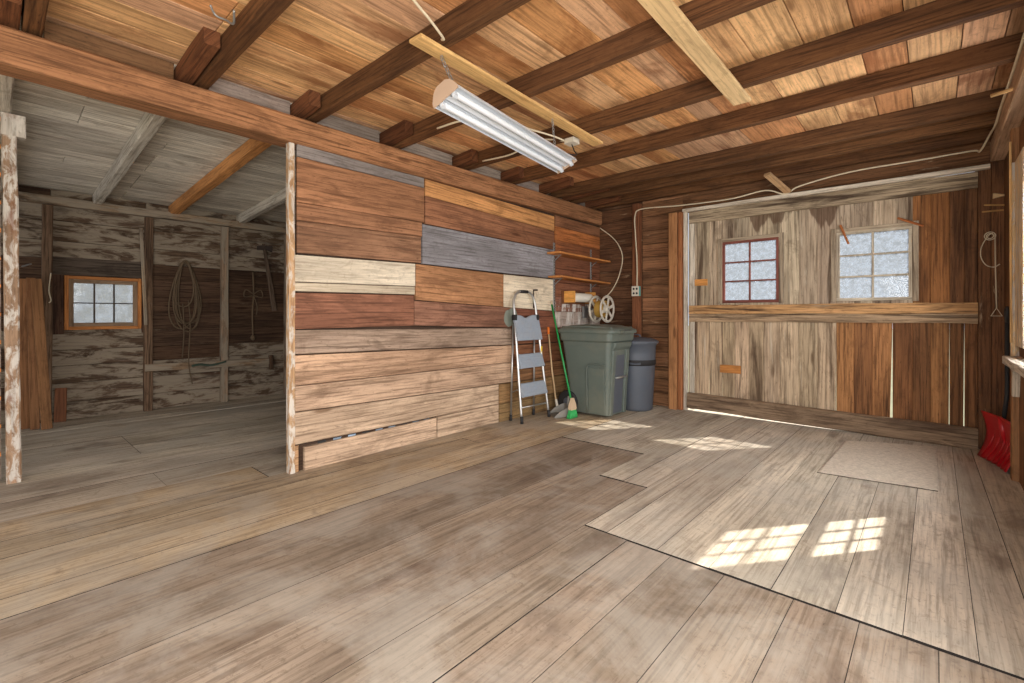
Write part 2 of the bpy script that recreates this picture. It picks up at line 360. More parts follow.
row([-4.42, -4.02], YF, YB+.1, t_side, ((.85, -4.2),)); row([-4.83, -4.42], YF, YB+.1, t_side)
row([-5.5, -5.12, -4.83], YF, YB+.1, t_side, ((.9, -5.3),)); row([-6.0, -5.5], YF, YB+.1, t_side, ((.9, -5.7),))
row([-6.4, -6.0], YF, YB+.1, t_side); row([-6.74, -6.4], YF, YB+.1, t_side)
fl.slab((-6.76, YF, 0), (-6.76, 1.5, 0), (-7.0, 1.5, 0), (-7.0, YF, 0), (0, 0, 1), .028, t_side)
fl.slab((-6.785, 1.5, 0), (-6.785, YB+.1, 0), (-7.0, YB+.1, 0), (-7.0, 1.5, 0), (0, 0, 1), .028, t_side)
row([-7.2, -7.002], YF, YB+.1, t_side); row([-7.46, -7.2], YF, YB+.1, t_side)
fl.slab((XL-.1, YF, -.03), (XL-.1, YB+.1, -.03), (XW+.1, YB+.1, -.03), (XW+.1, YF, -.03), (0, 0, 1), .05, (1, 1, 1), 1)
fl.build('floor', [M_floor, M_dark], kind='structure')
g = MB(); g.slab((-60, -60, -.16), (60, -60, -.16), (60, 60, -.16), (-60, 60, -.16), (0, 0, 1), .2)
g.build('ground', M_ground, kind='structure')

# ------------------------------------------------------------------ partition with horizontal boards (left side of main room)
pt = MB()
br, lb, rd, tan = C(158, 106, 72), C(176, 128, 92), C(140, 86, 62), C(196, 164, 128)
def pb(y0, y1, zl0, zl1, zr0, zr1, tint, mi=0, dx=0.0, gap=.002):
    """a board of the partition: y range, (bottom, top) at the left end, (bottom, top) at the right end"""
    x = XP+dx
    pt.slab((x, y0+gap, zl0+gap), (x, y1-gap, zr0+gap), (x, y1-gap, zr1-gap), (x, y0+gap, zl1-gap), (1, 0, 0), .026+dx, tint, mi)
pb(1.585, 2.79, 2.41, 2.52, 2.41, 2.52, C(140, 132, 128), 2)
pb(1.585, 2.79, 2.06, 2.41, 2.08, 2.41, C(160, 114, 82)); pb(1.585, 2.765, 1.925, 2.06, 1.94, 2.08, C(156, 112, 82)); pb(1.585, 2.755, 1.675, 1.925, 1.69, 1.94, C(146, 108, 82))
pb(1.565, 2.685, 1.452, 1.66, 1.468, 1.68, C(204, 192, 172), 1, .004); pb(1.565, 2.68, 1.38, 1.45, 1.39, 1.466, C(196, 182, 160), 1, .004)
pb(1.565, 2.67, 1.09, 1.37, 1.1, 1.385, C(146, 100, 78), 0, .002)
pb(2.8, 4.855, 2.34, 2.5, 2.27, 2.46, C(206, 150, 96)); pb(2.8, 4.855, 2.07, 2.34, 2.035, 2.265, C(148, 102, 74))
pb(2.765, 4.86, 1.685, 2.065, 1.662, 2.03, C(140, 138, 142), 2, .004)
pb(2.69, 3.9, 1.34, 1.68, 1.29, 1.66, C(178, 130, 92)); pb(3.9, 4.87, 1.29, 1.66, 1.25, 1.655, C(222, 208, 184), 1)
pb(2.675, 4.02, 1.1, 1.335, 1.055, 1.285, C(142, 102, 82)); pb(4.02, 4.87, 1.055, 1.285, 1.04, 1.245, C(134, 86, 66))
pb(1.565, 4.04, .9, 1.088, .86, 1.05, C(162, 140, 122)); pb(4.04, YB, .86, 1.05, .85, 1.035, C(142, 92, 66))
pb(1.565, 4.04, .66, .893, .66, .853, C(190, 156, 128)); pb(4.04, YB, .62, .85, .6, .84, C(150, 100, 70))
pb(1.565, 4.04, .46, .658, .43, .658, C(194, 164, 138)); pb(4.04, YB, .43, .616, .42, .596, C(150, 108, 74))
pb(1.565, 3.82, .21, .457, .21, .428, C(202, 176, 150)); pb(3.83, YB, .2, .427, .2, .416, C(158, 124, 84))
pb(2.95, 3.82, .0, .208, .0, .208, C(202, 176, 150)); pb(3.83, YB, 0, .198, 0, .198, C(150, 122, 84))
pb(1.64, 2.935, .0, .182, .0, .2, C(200, 172, 146), 0, .006); pb(1.565, 1.6, 0, .205, 0, .205, C(190, 150, 112)); 
# third bay, behind shelves
zz = [1.04, 1.245, 1.44, 1.62, 1.8, 1.98, 2.16, 2.34, 2.48]
tt = [C(190, 172, 160), C(140, 96, 78), C(128, 84, 62), C(134, 86, 62), C(130, 84, 60), C(148, 92, 58), C(180, 112, 64), C(150, 104, 74)]
for k, (a, b) in enumerate(zip(zz, zz[1:])): pb(4.875, YB, a, b, a-.01, b-.01, tt[k], 3 if k < 2 else 0)
M_smear = wood('paint_smeared_wood', .5, C(90, 58, 46), .4, (1.1, 4), .56, rough=.8, paint=C(214, 206, 196), paint_at=.47, paint_scale=(8, 2.2))
# the paint blotch left on the dark board
blot = []
for k in range(16):
    a = 2*math.pi*k/16; rr = 1+.35*mnoise.noise(V((math.cos(a)*1.3, math.sin(a)*1.3, 4)))
    blot.append((4.02+.12*rr*math.cos(a), 1.17+.11*rr*math.sin(a)))
pt.loft([[(XP+.0005, y, z) for y, z in blot], [(XP+.0025, y, z) for y, z in blot]], (1, 1, 1), 4)
# scraps of old paper and plaster seen in the gap over the bottom board
for k in range(9):
    y = 1.75+k*.13; pt.slab((XP-.02, y, .15), (XP-.02, y+.06, .15), (XP-.02, y+.08, .2), (XP-.02, y+.01, .2), (1, 0, .2), .004, C(150, 170, 190) if k % 3 else C(60, 60, 60), 1)
pt.slab((XP-.03, 1.6, 0), (XP-.03, YB, 0), (XP-.03, YB, 2.5), (XP-.03, 1.6, 2.5), (1, 0, 0), .03, C(70, 52, 40))
pt.build('wall_partition', [M_part, M_partw, M_grey, M_smear, M_patch], kind='structure')

o = MB(); o.timber((-3.645, 1.55, 0), (-3.645, 1.545, 2.5), .06, .045, (0, 1, 0), C(186, 150, 112), 0, 10, .004)
tag(o.build('wall_stud', M_post), 'narrow flaking painted stud at the open end of the board partition', 'stud')

# ------------------------------------------------------------------ door wall: boards beside the door, header, jambs
bw = MB()
zs = [0, .17, .36, .52, .71, .9, 1.07, 1.25, 1.43, 1.6, 1.8, 1.98, 2.15, 2.33, 2.52, 2.7, 2.86]
for a, b in zip(zs, zs[1:]):
    bw.slab((-3.64, YB, a+.002), (-2.96, YB, a+.002), (-2.96, YB, b-.002), (-3.64, YB, b-.002), (0, -1, 0), .03, vary(C(104, 72, 50), .2), 0)  # corner boards tinted darker, carrying the corner's shadow
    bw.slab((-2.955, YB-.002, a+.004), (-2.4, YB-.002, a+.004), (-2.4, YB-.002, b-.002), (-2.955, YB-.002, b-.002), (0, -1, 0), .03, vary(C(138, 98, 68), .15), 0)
bw.slab((-2.42, YB, 2.5), (XW, YB, 2.5), (XW, YB, 2.86), (-2.42, YB, 2.86), (0, -1, 0), .03, C(120, 84, 56), 0)
for x0, x1 in ((.289, .37), (.372, .47)):      # boards right of the door
    bw.slab((x1, YB-.01, 0), (x1, YB-.01, 2.55), (x0, YB-.01, 2.55), (x0, YB-.01, 0), (0, -1, 0), .03, vary(C(120, 82, 54), .1), 0)
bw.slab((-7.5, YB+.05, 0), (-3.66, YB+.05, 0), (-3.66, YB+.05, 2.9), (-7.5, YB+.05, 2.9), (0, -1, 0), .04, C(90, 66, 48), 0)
for x0, x1 in ((-3.66, -2.36), (.27, XW+.05)):
    bw.slab((x0, YB+.034, 0), (x1, YB+.034, 0), (x1, YB+.034, 2.9), (x0, YB+.034, 2.9), (0, -1, 0), .015, C(70, 48, 34), 0)
bw.build('wall_back', M_back, kind='structure')
def stud(name, a, b, w, h, tint, mat, label, up=(0, 1, 0), jit=.004, ch=.007, cat='stud', group=None):
    m = MB(); m.timber(a, b, w, h, up, tint, 0, 10, jit, ch); return tag(m.build(name, mat), label, cat, group)
stud('wall_stud', (-3.015, YB-.05, 0), (-3.01, YB-.05, 2.7), .1, .09, C(132, 84, 56), M_joist, 'dark brown wall stud carrying the socket box behind the bins')
stud('door_post', (-2.49, YB-.06, 0), (-2.49, YB-.06, 2.5), .11, .1, C(172, 122, 80), M_orange, 'orange brown door post left of the barn door', cat='post')
stud('door_post', (-2.405, YB-.045, 0), (-2.405, YB-.045, 2.5), .05, .085, C(160, 104, 66), M_orange, 'slim brown stop strip between the orange door post and the white jamb', cat='post')
tr = MB(); tr.timber((-2.35, YB-.03, 0), (-2.35, YB-.03, 2.5), .045, .05, (0, 1, 0), C(214, 204, 188), 0, 10, .003)
tr.build('trim_1', M_white, kind='structure')
tr = MB(); tr.timber((-2.37, YB-.06, 2.515), (.36, YB-.06, 2.505), .06, .04, (0, 0, 1), C(226, 214, 196), 0, 10, .003)
tr.build('trim_2', M_white, kind='structure')

# ---- the barn door
door = struct('door_1', (-2.3, YB, .02))
DX0, DX1, DY = -2.325, .285, YB
def dpart(mb, name, mat, label=None): 
    bmesh.ops.translate(mb.bm, verts=mb.bm.verts[:], vec=(2.3, -YB, -.02)); return mb.build(name, mat, door, label)
db = MB()
W1 = (-1.915, -1.3, 1.345, 2.08); W2 = (-.77, -.16, 1.345, 2.06)     # window openings (x0,x1,z0,z1)
xs = [-2.325, -2.225, -2.07, -1.915, -1.78, -1.62, -1.46, -1.3, -1.11, -.94, -.77, -.62, -.47, -.31, -.16, -.03, .1, .2, .285]
for k, (a, b) in enumerate(zip(xs, xs[1:])):
    mid = (a+b)/2; f = max(0, min(1, (mid+.55)/.6))
    hole = next((h for h in (W1, W2) if h[0] < mid < h[1]), None)
    gapw = {12: .024, 15: .006, 16: .009, 1: .010, 2: .008, 9: .007}.get(k, 0)
    up = C(188, 170, 146) if mid < -.2 else (C(170, 114, 68) if mid < .05 else C(116, 80, 52))
    lo = C(186, 164, 136) if mid < -.75 else (C(172, 122, 78) if k in (10, 12, 15) else C(134, 92, 58))
    mu = 0 if mid < -.2 else 1; ml = 0 if mid < -.75 else 1
    def vb(z0, z1, tint, mi):
        tw = 0
        g0, g1_ = (gapw, 0) if z0 < .1 else (0, 0)
        db.slab((b-g0, DY, z0), (b-g1_, DY, z1), (a, DY, z1), (a, DY, z0), (0, -1, 0), .022, vary(tint, .16), mi, ch=.005)
    vb(.06, 1.25, lo, ml)
    if hole: vb(1.2, hole[2], up, mu); vb(hole[3], 2.46, up, mu)
    else: vb(1.25, 2.46, up, mu)
for a, b, z0, z1 in ((DX0, W1[0], 1.2, 2.47), (W1[1], W2[0], 1.2, 2.47), (W2[1], DX1, 1.2, 2.47), (W1[0], W1[1], W1[3], 2.47), (W2[0], W2[1], W2[3], 2.47), (W1[0], W1[1], 1.2, W1[2]), (W2[0], W2[1], 1.2, W2[2])):
    db.slab((a, DY+.0225, z0), (b, DY+.0225, z0), (b, DY+.0225, z1), (a, DY+.0225, z1), (0, -1, 0), .012, C(90, 70, 54), 1)
dpart(db, 'board_panel', [M_door, M_doord])
m = MB(); m.timber((DX0+.02, DY-.024, 2.42), (DX1, DY-.024, 2.41), .045, .145, (0, 0, 1), C(176, 158, 132), 0, 12, .006); dpart(m, 'top_rail', M_rail)
m = MB(); m.timber((DX0+.02, DY-.03, 1.268), (DX1, DY-.03, 1.262), .055, .105, (0, 0, 1), C(196, 152, 104), 0, 12, .009)
m.timber((DX0+.02, DY-.022, 1.165), (DX1, DY-.022, 1.172), .04, .095, (0, 0, 1), C(176, 150, 120), 0, 12, .009); dpart(m, 'middle_rail', M_rail)
m = MB(); m.timber((DX0+.005, DY-.04, .13), (DX1, DY-.04, .09), .075, .19, (0, 0, 1), C(136, 114, 92), 0, 12, .006, .012); dpart(m, 'bottom_rail', M_back)
m = MB(); m.timber((DX0+.05, DY-.012, .02), (DX0+.05, DY-.012, 2.48), .06, .02, (0, 1, 0), C(206, 196, 180), 0, 8, .003); dpart(m, 'edge_stile', M_white)
def sash(h, tint, mat, cols, rows, wf, label):
    x0, x1, z0, z1 = h; m = MB(); y = DY+.0
    m.box(x0, x1, y-.016, y+.016, z1-wf, z1, tint, axis='x'); m.box(x0, x1, y-.016, y+.016, z0, z0+wf, tint, axis='x')
    m.box(x0, x0+wf, y-.016, y+.016, z0+wf, z1-wf, tint, axis='z'); m.box(x1-wf, x1, y-.016, y+.016, z0+wf, z1-wf, tint, axis='z')
    for i in range(1, cols):
        x = x0+wf+(x1-x0-2*wf)*i/cols; m.box(x-.009, x+.009, y-.012, y+.012, z0+wf, z1-wf, tint, axis='z')
    for i in range(1, rows):
        z = z0+wf+(z1-z0-2*wf)*i/rows; m.box(x0+wf, x1-wf, y-.0125, y+.0125, z-.009, z+.009, tint, axis='x')
    s_ = dpart(m, 'window_sash', mat, label)
    gm = MB(); gm.slab((x0+wf, y-.001, z0+wf), (x1-wf, y-.001, z0+wf), (x1-wf, y-.001, z1-wf), (x0+wf, y-.001, z1-wf), (0, -1, 0), .003, ch=.0003)
    bmesh.ops.translate(gm.bm, verts=gm.bm.verts[:], vec=(2.3, -YB, -.02)); gm.build('glass', M_glass, s_)
    fm = MB()                                 # casing round the opening, on the room side
    for (a, b, c, d, ax) in ((x0-.045, x0+.004, z0-.01, z1+.04, 'z'), (x1-.004, x1+.045, z0-.01, z1+.04, 'z'), (x0+.004, x1-.004, z1-.004, z1+.035, 'x')):
        fm.box(a, b, y-.024, y-.002, c, d, C(172, 156, 134), axis=ax)
    bmesh.ops.translate(fm.bm, verts=fm.bm.verts[:], vec=(2.3, -YB, -.02)); fm.build('casing', M_door, s_)
sash(W1, C(130, 76, 66), M_orange, 2, 3, .032, 'red brown window sash of six frosted panes')
sash(W2, C(196, 184, 164), M_white, 2, 3, .03, 'pale weathered window sash of six frosted panes')
m = MB(); m.box(-2.245, -2.09, DY-.012, DY-.001, 1.565, 1.645, C(214, 150, 82), axis='x'); dpart(m, 'plywood_patch', M_orange, 'small orange plywood patch left of the window')
m = MB(); m.box(-1.94, -1.705, DY-.012, DY-.001, .505, .6, C(206, 140, 76), axis='x'); dpart(m, 'plywood_patch', M_orange, 'orange plywood patch low on the boards')
for a, b in (((-.73, 2.13), (-.66, 1.93)), ((-.27, 2.14), (-.08, 2.04))):
    m = MB(); m.timber((a[0], DY-.04, a[1]), (b[0], DY-.04, b[1]), .02, .026, (0, 1, 0), C(190, 116, 66), 0, 2, .002); dpart(m, 'turn_button', M_orange)

# ------------------------------------------------------------------ right wall with its double-hung window
rw = MB()
WR = (3.87, 4.52, 1.0, 2.1)
for k in range(27):
    y0 = YF+k*.31; y1 = min(y0+.31, YB+.03)
    tint = vary(C(134, 94, 62), .12)
    cuts = [(y0, y1)]
    if k < 14 and k > 1:
        rw.slab((XW, y0+.001, 0), (XW, y0+.001, .3), (XW, y1-.001, .3), (XW, y1-.001, 0), (-1, 0, 0), .025, tint); rw.slab((XW, y0+.001, 2.3), (XW, y0+.001, 2.9), (XW, y1-.001, 2.9), (XW, y1-.001, 2.3), (-1, 0, 0), .025, tint)
        continue
    if y1 > WR[0] and y0 < WR[1]:
        cuts = [c for c in ((y0, WR[0]), (WR[1], y1)) if c[1]-c[0] > .005]
        a, b = max(y0, WR[0]), min(y1, WR[1])
        rw.slab((XW, a, 0), (XW, a, WR[2]), (XW, b, WR[2]), (XW, b, 0), (-1, 0, 0), .025, tint); rw.slab((XW, a, WR[3]), (XW, a, 2.9), (XW, b, 2.9), (XW, b, WR[3]), (-1, 0, 0), .025, tint)
    for a, b in cuts: rw.slab((XW, a+.001, 0), (XW, a+.001, 2.9), (XW, b-.001, 2.9), (XW, b-.001, 0), (-1, 0, 0), .025, tint)
rw.build('wall_right', M_back, kind='structure')
win = struct('window_1', (XW, 4.195, 1.0))
def wpart(mb, name, mat, parent=None, label=None):
    if parent is None: bmesh.ops.translate(mb.bm, verts=mb.bm.verts[:], vec=(-XW, -4.195, -1.0))
    return mb.build(name, mat, parent or win, label)
def sashR(z0, z1):
    m = MB(); y0, y1 = WR[0], WR[1]; x = XW+.012; t = C(200, 190, 170)
    m.box(x-.012, x+.012, y0, y0+.05, z0, z1, t, axis='z'); m.box(x-.012, x+.012, y1-.05, y1, z0, z1, t, axis='z')
    m.box(x-.012, x+.012, y0+.05, y1-.05, z0, z0+.04, t, axis='y'); m.box(x-.012, x+.012, y0+.05, y1-.05, z1-.04, z1, t, axis='y')
    for i in (1, 2):
        y = y0+.05+(y1-y0-.1)*i/3; m.box(x-.006, x+.006, y-.012, y+.012, z0+.04, z1-.04, t, axis='z')
    z = (z0+z1)/2; m.box(x-.0055, x+.0055, y0+.05, y1-.05, z-.012, z+.012, t, axis='y')
    wpart(m, 'window_sash', M_white)
    gm = MB(); gm.slab((x, y0+.05, z0+.04), (x, y1-.05, z0+.04), (x, y1-.05, z1-.04), (x, y0+.05, z1-.04), (-1, 0, 0), .003, ch=.0003); wpart(gm, 'glass', M_glassR)
sashR(1.0, 1.48); sashR(1.5, 2.1)

# right-hand post, plate, bench
m = MB(); m.slab((XW-.022, 4.53, .98), (XW-.022, 4.53, 2.3), (XW-.022, 4.94, 2.3), (XW-.022, 4.94, .98), (-1, 0, 0), .021, C(248, 222, 180), 0)  # casing board tinted high to carry the brightness of the lit wall
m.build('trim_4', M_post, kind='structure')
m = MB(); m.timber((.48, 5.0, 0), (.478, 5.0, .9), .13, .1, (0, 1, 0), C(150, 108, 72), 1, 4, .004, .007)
m.timber((.478, 5.0, .9), (.4755, 5.0, 2.3), .13, .1, (0, 1, 0), C(248, 220, 174), 0, 8, .004, .007)  # cream tint puts the light on this face into the colour
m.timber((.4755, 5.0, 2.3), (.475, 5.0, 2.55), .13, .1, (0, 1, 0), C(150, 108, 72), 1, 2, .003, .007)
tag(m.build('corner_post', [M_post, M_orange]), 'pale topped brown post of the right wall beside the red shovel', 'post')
stud('wall_plate', (.435, YF+.1, 2.635), (.425, YB-.05, 2.63), .13, .165, C(190, 158, 130), M_orange, 'heavy greyish timber along the top of the right wall', up=(0, 0, 1), cat='beam')

# ------------------------------------------------------------------ main ceiling, joists, tie beam
cl = MB(); x = -3.86
while x < XW+.1:
    wd = random.choice((.19, .22, .25, .27)); x1 = min(x+wd, XW+.14)
    ys = [YF-.1]; 
    while ys[-1] < YB+.1: ys.append(min(ys[-1]+random.choice((2.6, 3.4, 4.2, 3.3)), YB+.12))
    for a, b in zip(ys, ys[1:]):
        f = max(0, min(1, (a+b)/2/5)); base = (C(214, 160, 106), C(212, 168, 124), C(208, 164, 128), C(200, 144, 98), C(222, 176, 126))[random.randrange(5)]
        cl.slab((x+.004, a+.002, 2.86), (x+.004, b-.002, 2.86), (x1-.001, b-.002, 2.86), (x1-.001, a+.002, 2.86), (0, 0, -1), .026, vary(base, .1, .03))
    x = x1
cl.slab((-3.9, YF-.1, 2.895), (-3.9, YB+.1, 2.895), (XW+.15, YB+.1, 2.895), (XW+.15, YF-.1, 2.895), (0, 0, -1), .03, C(60, 40, 26))
cl.build('ceiling', M_ceil, kind='structure')

JY = [-1.45, -.66, .13, .93, 1.68, 2.47, 3.33, 4.06, 4.93, 5.34, 5.82]
jl = {2: 'brown ceiling joist over the far left corner of the beam, nearest the camera', 3: 'brown ceiling joist leaving the top edge left of the hanging cord',
      4: 'brown ceiling joist under the near end of the yellow strap board', 5: 'brown ceiling joist passing over the middle of the shop light',
      6: 'brown ceiling joist just beyond the far ends of both pale boards', 7: 'dark ceiling joist, fourth from the door wall', 8: 'dark ceiling joist, third from the door wall',
      9: 'dark ceiling joist, second from the door wall', 10: 'ceiling joist right against the barn door wall'}
for k, y in enumerate(JY):
    m = MB(); h = .14 if k < 10 else .16
    x0 = -3.74; x1 = .46 if k < 10 else .40
    m.timber((x0, y+.04, 2.72+h/2), (x1, y+.04+random.uniform(-.02, .02), 2.72+h/2), .075, h-.002, (0, 0, 1), vary(C(104, 70, 42), .1), 0, 14, .004, .006)
    tag(m.build('ceiling_joist', M_joist), jl.get(k, 'ceiling joist behind the camera'), 'joist', 'ceiling joists' if k > 1 else 'ceiling joists behind the camera')
m = MB(); m.timber((-3.68, YF, 2.6), (-3.68, YB-.01, 2.6), .2, .195, (0, 0, 1), C(166, 118, 82), 0, 26, .006, .014)
tag(m.build('tie_beam', M_joist), 'long brown timber beam over the opening and the board partition', 'beam')
# grey boards closing the gap above the beam, between the joists
tb = MB(); edges = [YF]+[v for y in JY[:] for v in (y-.1, y+.085)]+[YB]
for a, b in zip(edges[::2], edges[1::2]):
    if b-a > .05: tb.slab((-3.72, a+.004, 2.70), (-3.72, b-.004, 2.70), (-3.72, b-.004, 2.855), (-3.72, a+.004, 2.855), (1, 0, 0), .02, vary(C(150, 138, 128) if a > .5 else C(122, 90, 62), .08))
tb.build('trim_3', M_grey, kind='structure')

# ------------------------------------------------------------------ side room: sloping whitewashed roof and rafters
roofz = lambda x: 2.855+(x+3.6)*.0632
lc = MB(); x = -3.75
while x > -7.5:
    wd = random.choice((.14, .17, .2)); x1 = max(x-wd, -7.52)
    ys = [YF-.1]
    while ys[-1] < YB+.1: ys.append(min(ys[-1]+random.choice((2.0, 3.0, 3.6)), YB+.12))
    for a, b in zip(ys, ys[1:]):
        lc.slab((x-.0015, a+.002, roofz(x)), (x-.0015, b-.002, roofz(x)), (x1+.0015, b-.002, roofz(x1)), (x1+.0015, a+.002, roofz(x1)), (0, 0, -1), .024, vary(C(214, 205, 190), .1, .01))
    x = x1
lc.slab((-7.55, YF-.1, roofz(-7.55)+.035), (-7.55, YB+.1, roofz(-7.55)+.035), (-3.75, YB+.1, roofz(-3.75)+.035), (-3.75, YF-.1, roofz(-3.75)+.035), (0, 0, -1), .03, C(60, 48, 40))
lc.build('ceiling_left', M_white, kind='structure')
RX = {2: -3.4, 3: -3.13, 4: -3.42, 5: -3.35, 6: -3.44, 7: -3.45, 8: -3.25, 9: -3.04, 10: -3.2}
RY = {8: 4.70, 9: 5.19}
rl = {2: 'whitewashed sloping rafter at the far left of the side room', 3: 'pale whitewashed rafter nearest the left in the side room ceiling', 4: 'orange brown rafter with a white underside, middle of the side room ceiling',
      5: 'whitewashed rafter nearest the partition in the side room ceiling', 6: 'rafter tail on the beam above the grey partition board', 7: 'rafter tail on the beam left of the far end of the shop light',
      8: 'rafter tail on the beam just right of the shop light end', 9: 'longest rafter tail on the beam near the back corner', 10: 'rafter tail on the beam right in the back corner'}
for k, y in enumerate(JY):
    yy = RY.get(k, y-.05); x0 = RX.get(k, -3.4); h = .118
    a = V((x0, yy, roofz(x0)-h/2-.003)); b = V((-7.39, yy, roofz(-7.39)-h/2-.003)); n = 16
    mid = a.lerp(b, (a.x+3.8)/(a.x-b.x)); m = MB()
    m.timber(a, mid, .085, h, (0, 0, 1), vary(C(112, 70, 44), .1), 0, 3, .003, .006)
    m.timber(mid, b, .085 if k != 4 else .1, h, (0, 0, 1), C(196, 188, 174) if k != 4 else C(190, 132, 78), 1 if k != 4 else 2, 14, .005, .008)
    tag(m.build('rafter', [M_joist, M_white, M_orange]), rl.get(k, 'rafter behind the camera'), 'rafter', 'side room rafters' if k > 1 else 'rafters behind the camera')

# ------------------------------------------------------------------ side room: far wall
lw = MB()
WL = (.60, 1.30, 1.03, 1.65)
rows = [(0, .2, 1), (.2, .42, 0), (.42, .62, 1), (.62, .8, 0), (.8, 1.03, 1), (1.03, 1.23, 0), (1.23, 1.43, 0), (1.43, 1.65, 0), (1.65, 1.84, 0), (1.84, 2.04, 1), (2.04, 2.27, 1), (2.27, 2.45, 1), (2.45, 2.66, 0)]
for a, b, wsh in rows:
    segs = [(YF, .49), (.49, 1.35), (1.35, 2.2), (2.2, 3.1), (3.1, YB+.05)]
    for i, (p, q) in enumerate(segs):
        parts = [(p, q)]
        if WL[2]-.01 <= a and b <= WL[3]+.01 and i == 1: parts = [(p, WL[0]), (WL[1], q)]
        white = wsh if i != 2 else (1 if a > 1.8 or a < .6 else 0)
        if i == 3: white = 1 if (a > 1.8 or a < .8) else 0
        if i == 1: white = 1 if a > 1.8 or a < 1.0 else 0
        tint = vary(C(92, 70, 54), .15) if not white else vary(C(98, 78, 62), .12)
        for p2, q2 in parts: lw.slab((XL, q2-.002, a+.002), (XL, p2+.002, a+.002), (XL, p2+.002, b-.002), (XL, q2-.002, b-.002), (1, 0, 0), .03, tint, 1 if white else 0)
for p2, q2, a, b in ((YF, WL[0]+.01, 0, 2.7), (WL[1]-.01, YB+.05, 0, 2.7), (WL[0], WL[1], 0, WL[2]+.01), (WL[0], WL[1], WL[3]-.01, 2.7)):
    lw.slab((XL-.032, p2, a), (XL-.032, q2, a), (XL-.032, q2, b), (XL-.032, p2, b), (1, 0, 0), .015, C(60, 44, 34), 0)
lw.build('wall_left', [M_barn, M_barnw], kind='structure')
w2 = struct('window_2', (XL, .95, 1.03))
def w2p(mb, name, mat, parent=None, label=None):
    bmesh.ops.translate(mb.bm, verts=mb.bm.verts[:], vec=(-XL, -.95, -1.03)); return mb.build(name, mat, parent or w2, label)
m = MB(); y0, y1, z0, z1 = WL; t = C(196, 128, 70)
for (a, b, c, d, ax) in ((y0, y0+.035, z0, z1, 'z'), (y1-.035, y1, z0, z1, 'z'), (y0+.035, y1-.035, z0, z0+.035, 'y'), (y0+.035, y1-.035, z1-.035, z1, 'y')): m.box(XL-.03, XL+.035, a, b, c, d, t, axis=ax)
w2p(m, 'window_frame', M_orange)
m = MB(); t = C(150, 124, 98); q = .035
for (a, b, c, d, ax) in ((y0+q, y0+q+.045, z0+q, z1-q, 'z'), (y1-q-.045, y1-q, z0+q, z1-q, 'z'), (y0+q+.045, y1-q-.045, z0+q, z0+q+.045, 'y'), (y0+q+.045, y1-q-.045, z1-q-.045, z1-q, 'y')): m.box(XL-.02, XL+.012, a, b, c, d, t, axis=ax)
for i in (1, 2): y = y0+.08+(y1-y0-.16)*i/3; m.box(XL-.012, XL+.004, y-.008, y+.008, z0+.08, z1-.08, C(80, 70, 60), axis='z')
m.box(XL-.0125, XL+.0045, y0+.08, y1-.08, (z0+z1)/2-.006, (z0+z1)/2+.006, C(80, 70, 60), axis='y')
s_ = w2p(m, 'window_sash', M_orange)
m = MB(); m.slab((XL-.004, y0+.08, z0+.08), (XL-.004, y1-.08, z0+.08), (XL-.004, y1-.08, z1-.08), (XL-.004, y0+.08, z1-.08), (1, 0, 0), .003, ch=.0003); w2p(m, 'glass', M_glassL, s_)
m = MB(); m.box(XL-.002, XL+.016, .49, 1.35, 1.66, 1.86, C(92, 80, 70), axis='y'); m.box(XL-.002, XL+.015, .49, .595, .98, 1.655, C(86, 62, 48), axis='z'); m.box(XL-.002, XL+.015, 1.305, 1.345, .98, 1.655, C(86, 62, 48), axis='z')
w2p(m, 'window_casing', M_barn, None, 'dark boards around the frame')
for y, l in ((.45, 'grey brown wall stud left of the small bright window'), (1.36, 'wall stud between the small window and the coiled rope'), (2.21, 'pale worn wall stud right of the coiled rope'), (3.07, 'wall stud by the partition edge, right of the hanging tool')):
    stud('wall_stud', (XL+.05, y, 0), (XL+.05, y+.01, 2.42), .085, .085, C(150, 126, 104) if y > 2 else C(118, 94, 74), M_barnw if y > 2 else M_barn, l, up=(1, 0, 0), jit=.006)
stud('wall_plate', (XL+.06, YF+.1, 2.475), (XL+.06, YB-.1, 2.475), .1, .09, C(150, 128, 104), M_barnw, 'grey whitewashed timber along the top of the side room wall', up=(0, 0, 1), jit=.008, cat='beam')
# end of the jamb wall at the far left
jw = MB()
for k in range(14):
    z = .02+k*.2; jw.slab((-4.99, YF, z), (-4.99, .075, z), (-4.99, .075, z+.17), (-4.99, YF, z+.17), (1, 0, 0), .03, vary(C(128, 112, 100), .15), 0)
    jw.timber((-4.985, YF+.02, z+.185), (-4.985, .075, z+.185), .045, .026, (0, 0, 1), C(206, 140, 78), 1, 8, .003, .004)
jw.slab((-5.03, YF, 0), (-5.03, .07, 0), (-5.03, .07, 2.74), (-5.03, YF, 2.74), (1, 0, 0), .03, C(60, 46, 38), 0)
jw.build('wall_jamb', [M_barnw, M_orange], kind='structure')
m = MB(); m.timber((-4.93, .137, 0), (-4.945, .115, 2.5), .075, .075, (0, 1, 0), C(160, 130, 104), 0, 12, .006, .007)
m.timber((-4.945, .135, 2.48), (-4.945, .135, 2.635), .08, .125, (0, 1, 0), C(190, 180, 168), 0, 3, .004, .007)
tag(m.build('door_post', M_post), 'flaking white painted post at the left edge of the side room opening', 'post')
# front of the building: big opening behind the camera
fw = MB()
for (x0, x1, z0, z1) in ((XL-.1, -5.03, 0, 2.8), (-3.75, -3.6, 0, 2.5), (.2, XW, 0, 2.86), (-5.0, .2, 2.35, 2.86)):
    fw.slab((x0, YF-.05, z0), (x1, YF-.05, z0), (x1, YF-.05, z1), (x0, YF-.05, z1), (0, 1, 0), .04, C(140, 100, 70))
fw.build('wall_front', M_back, kind='structure')

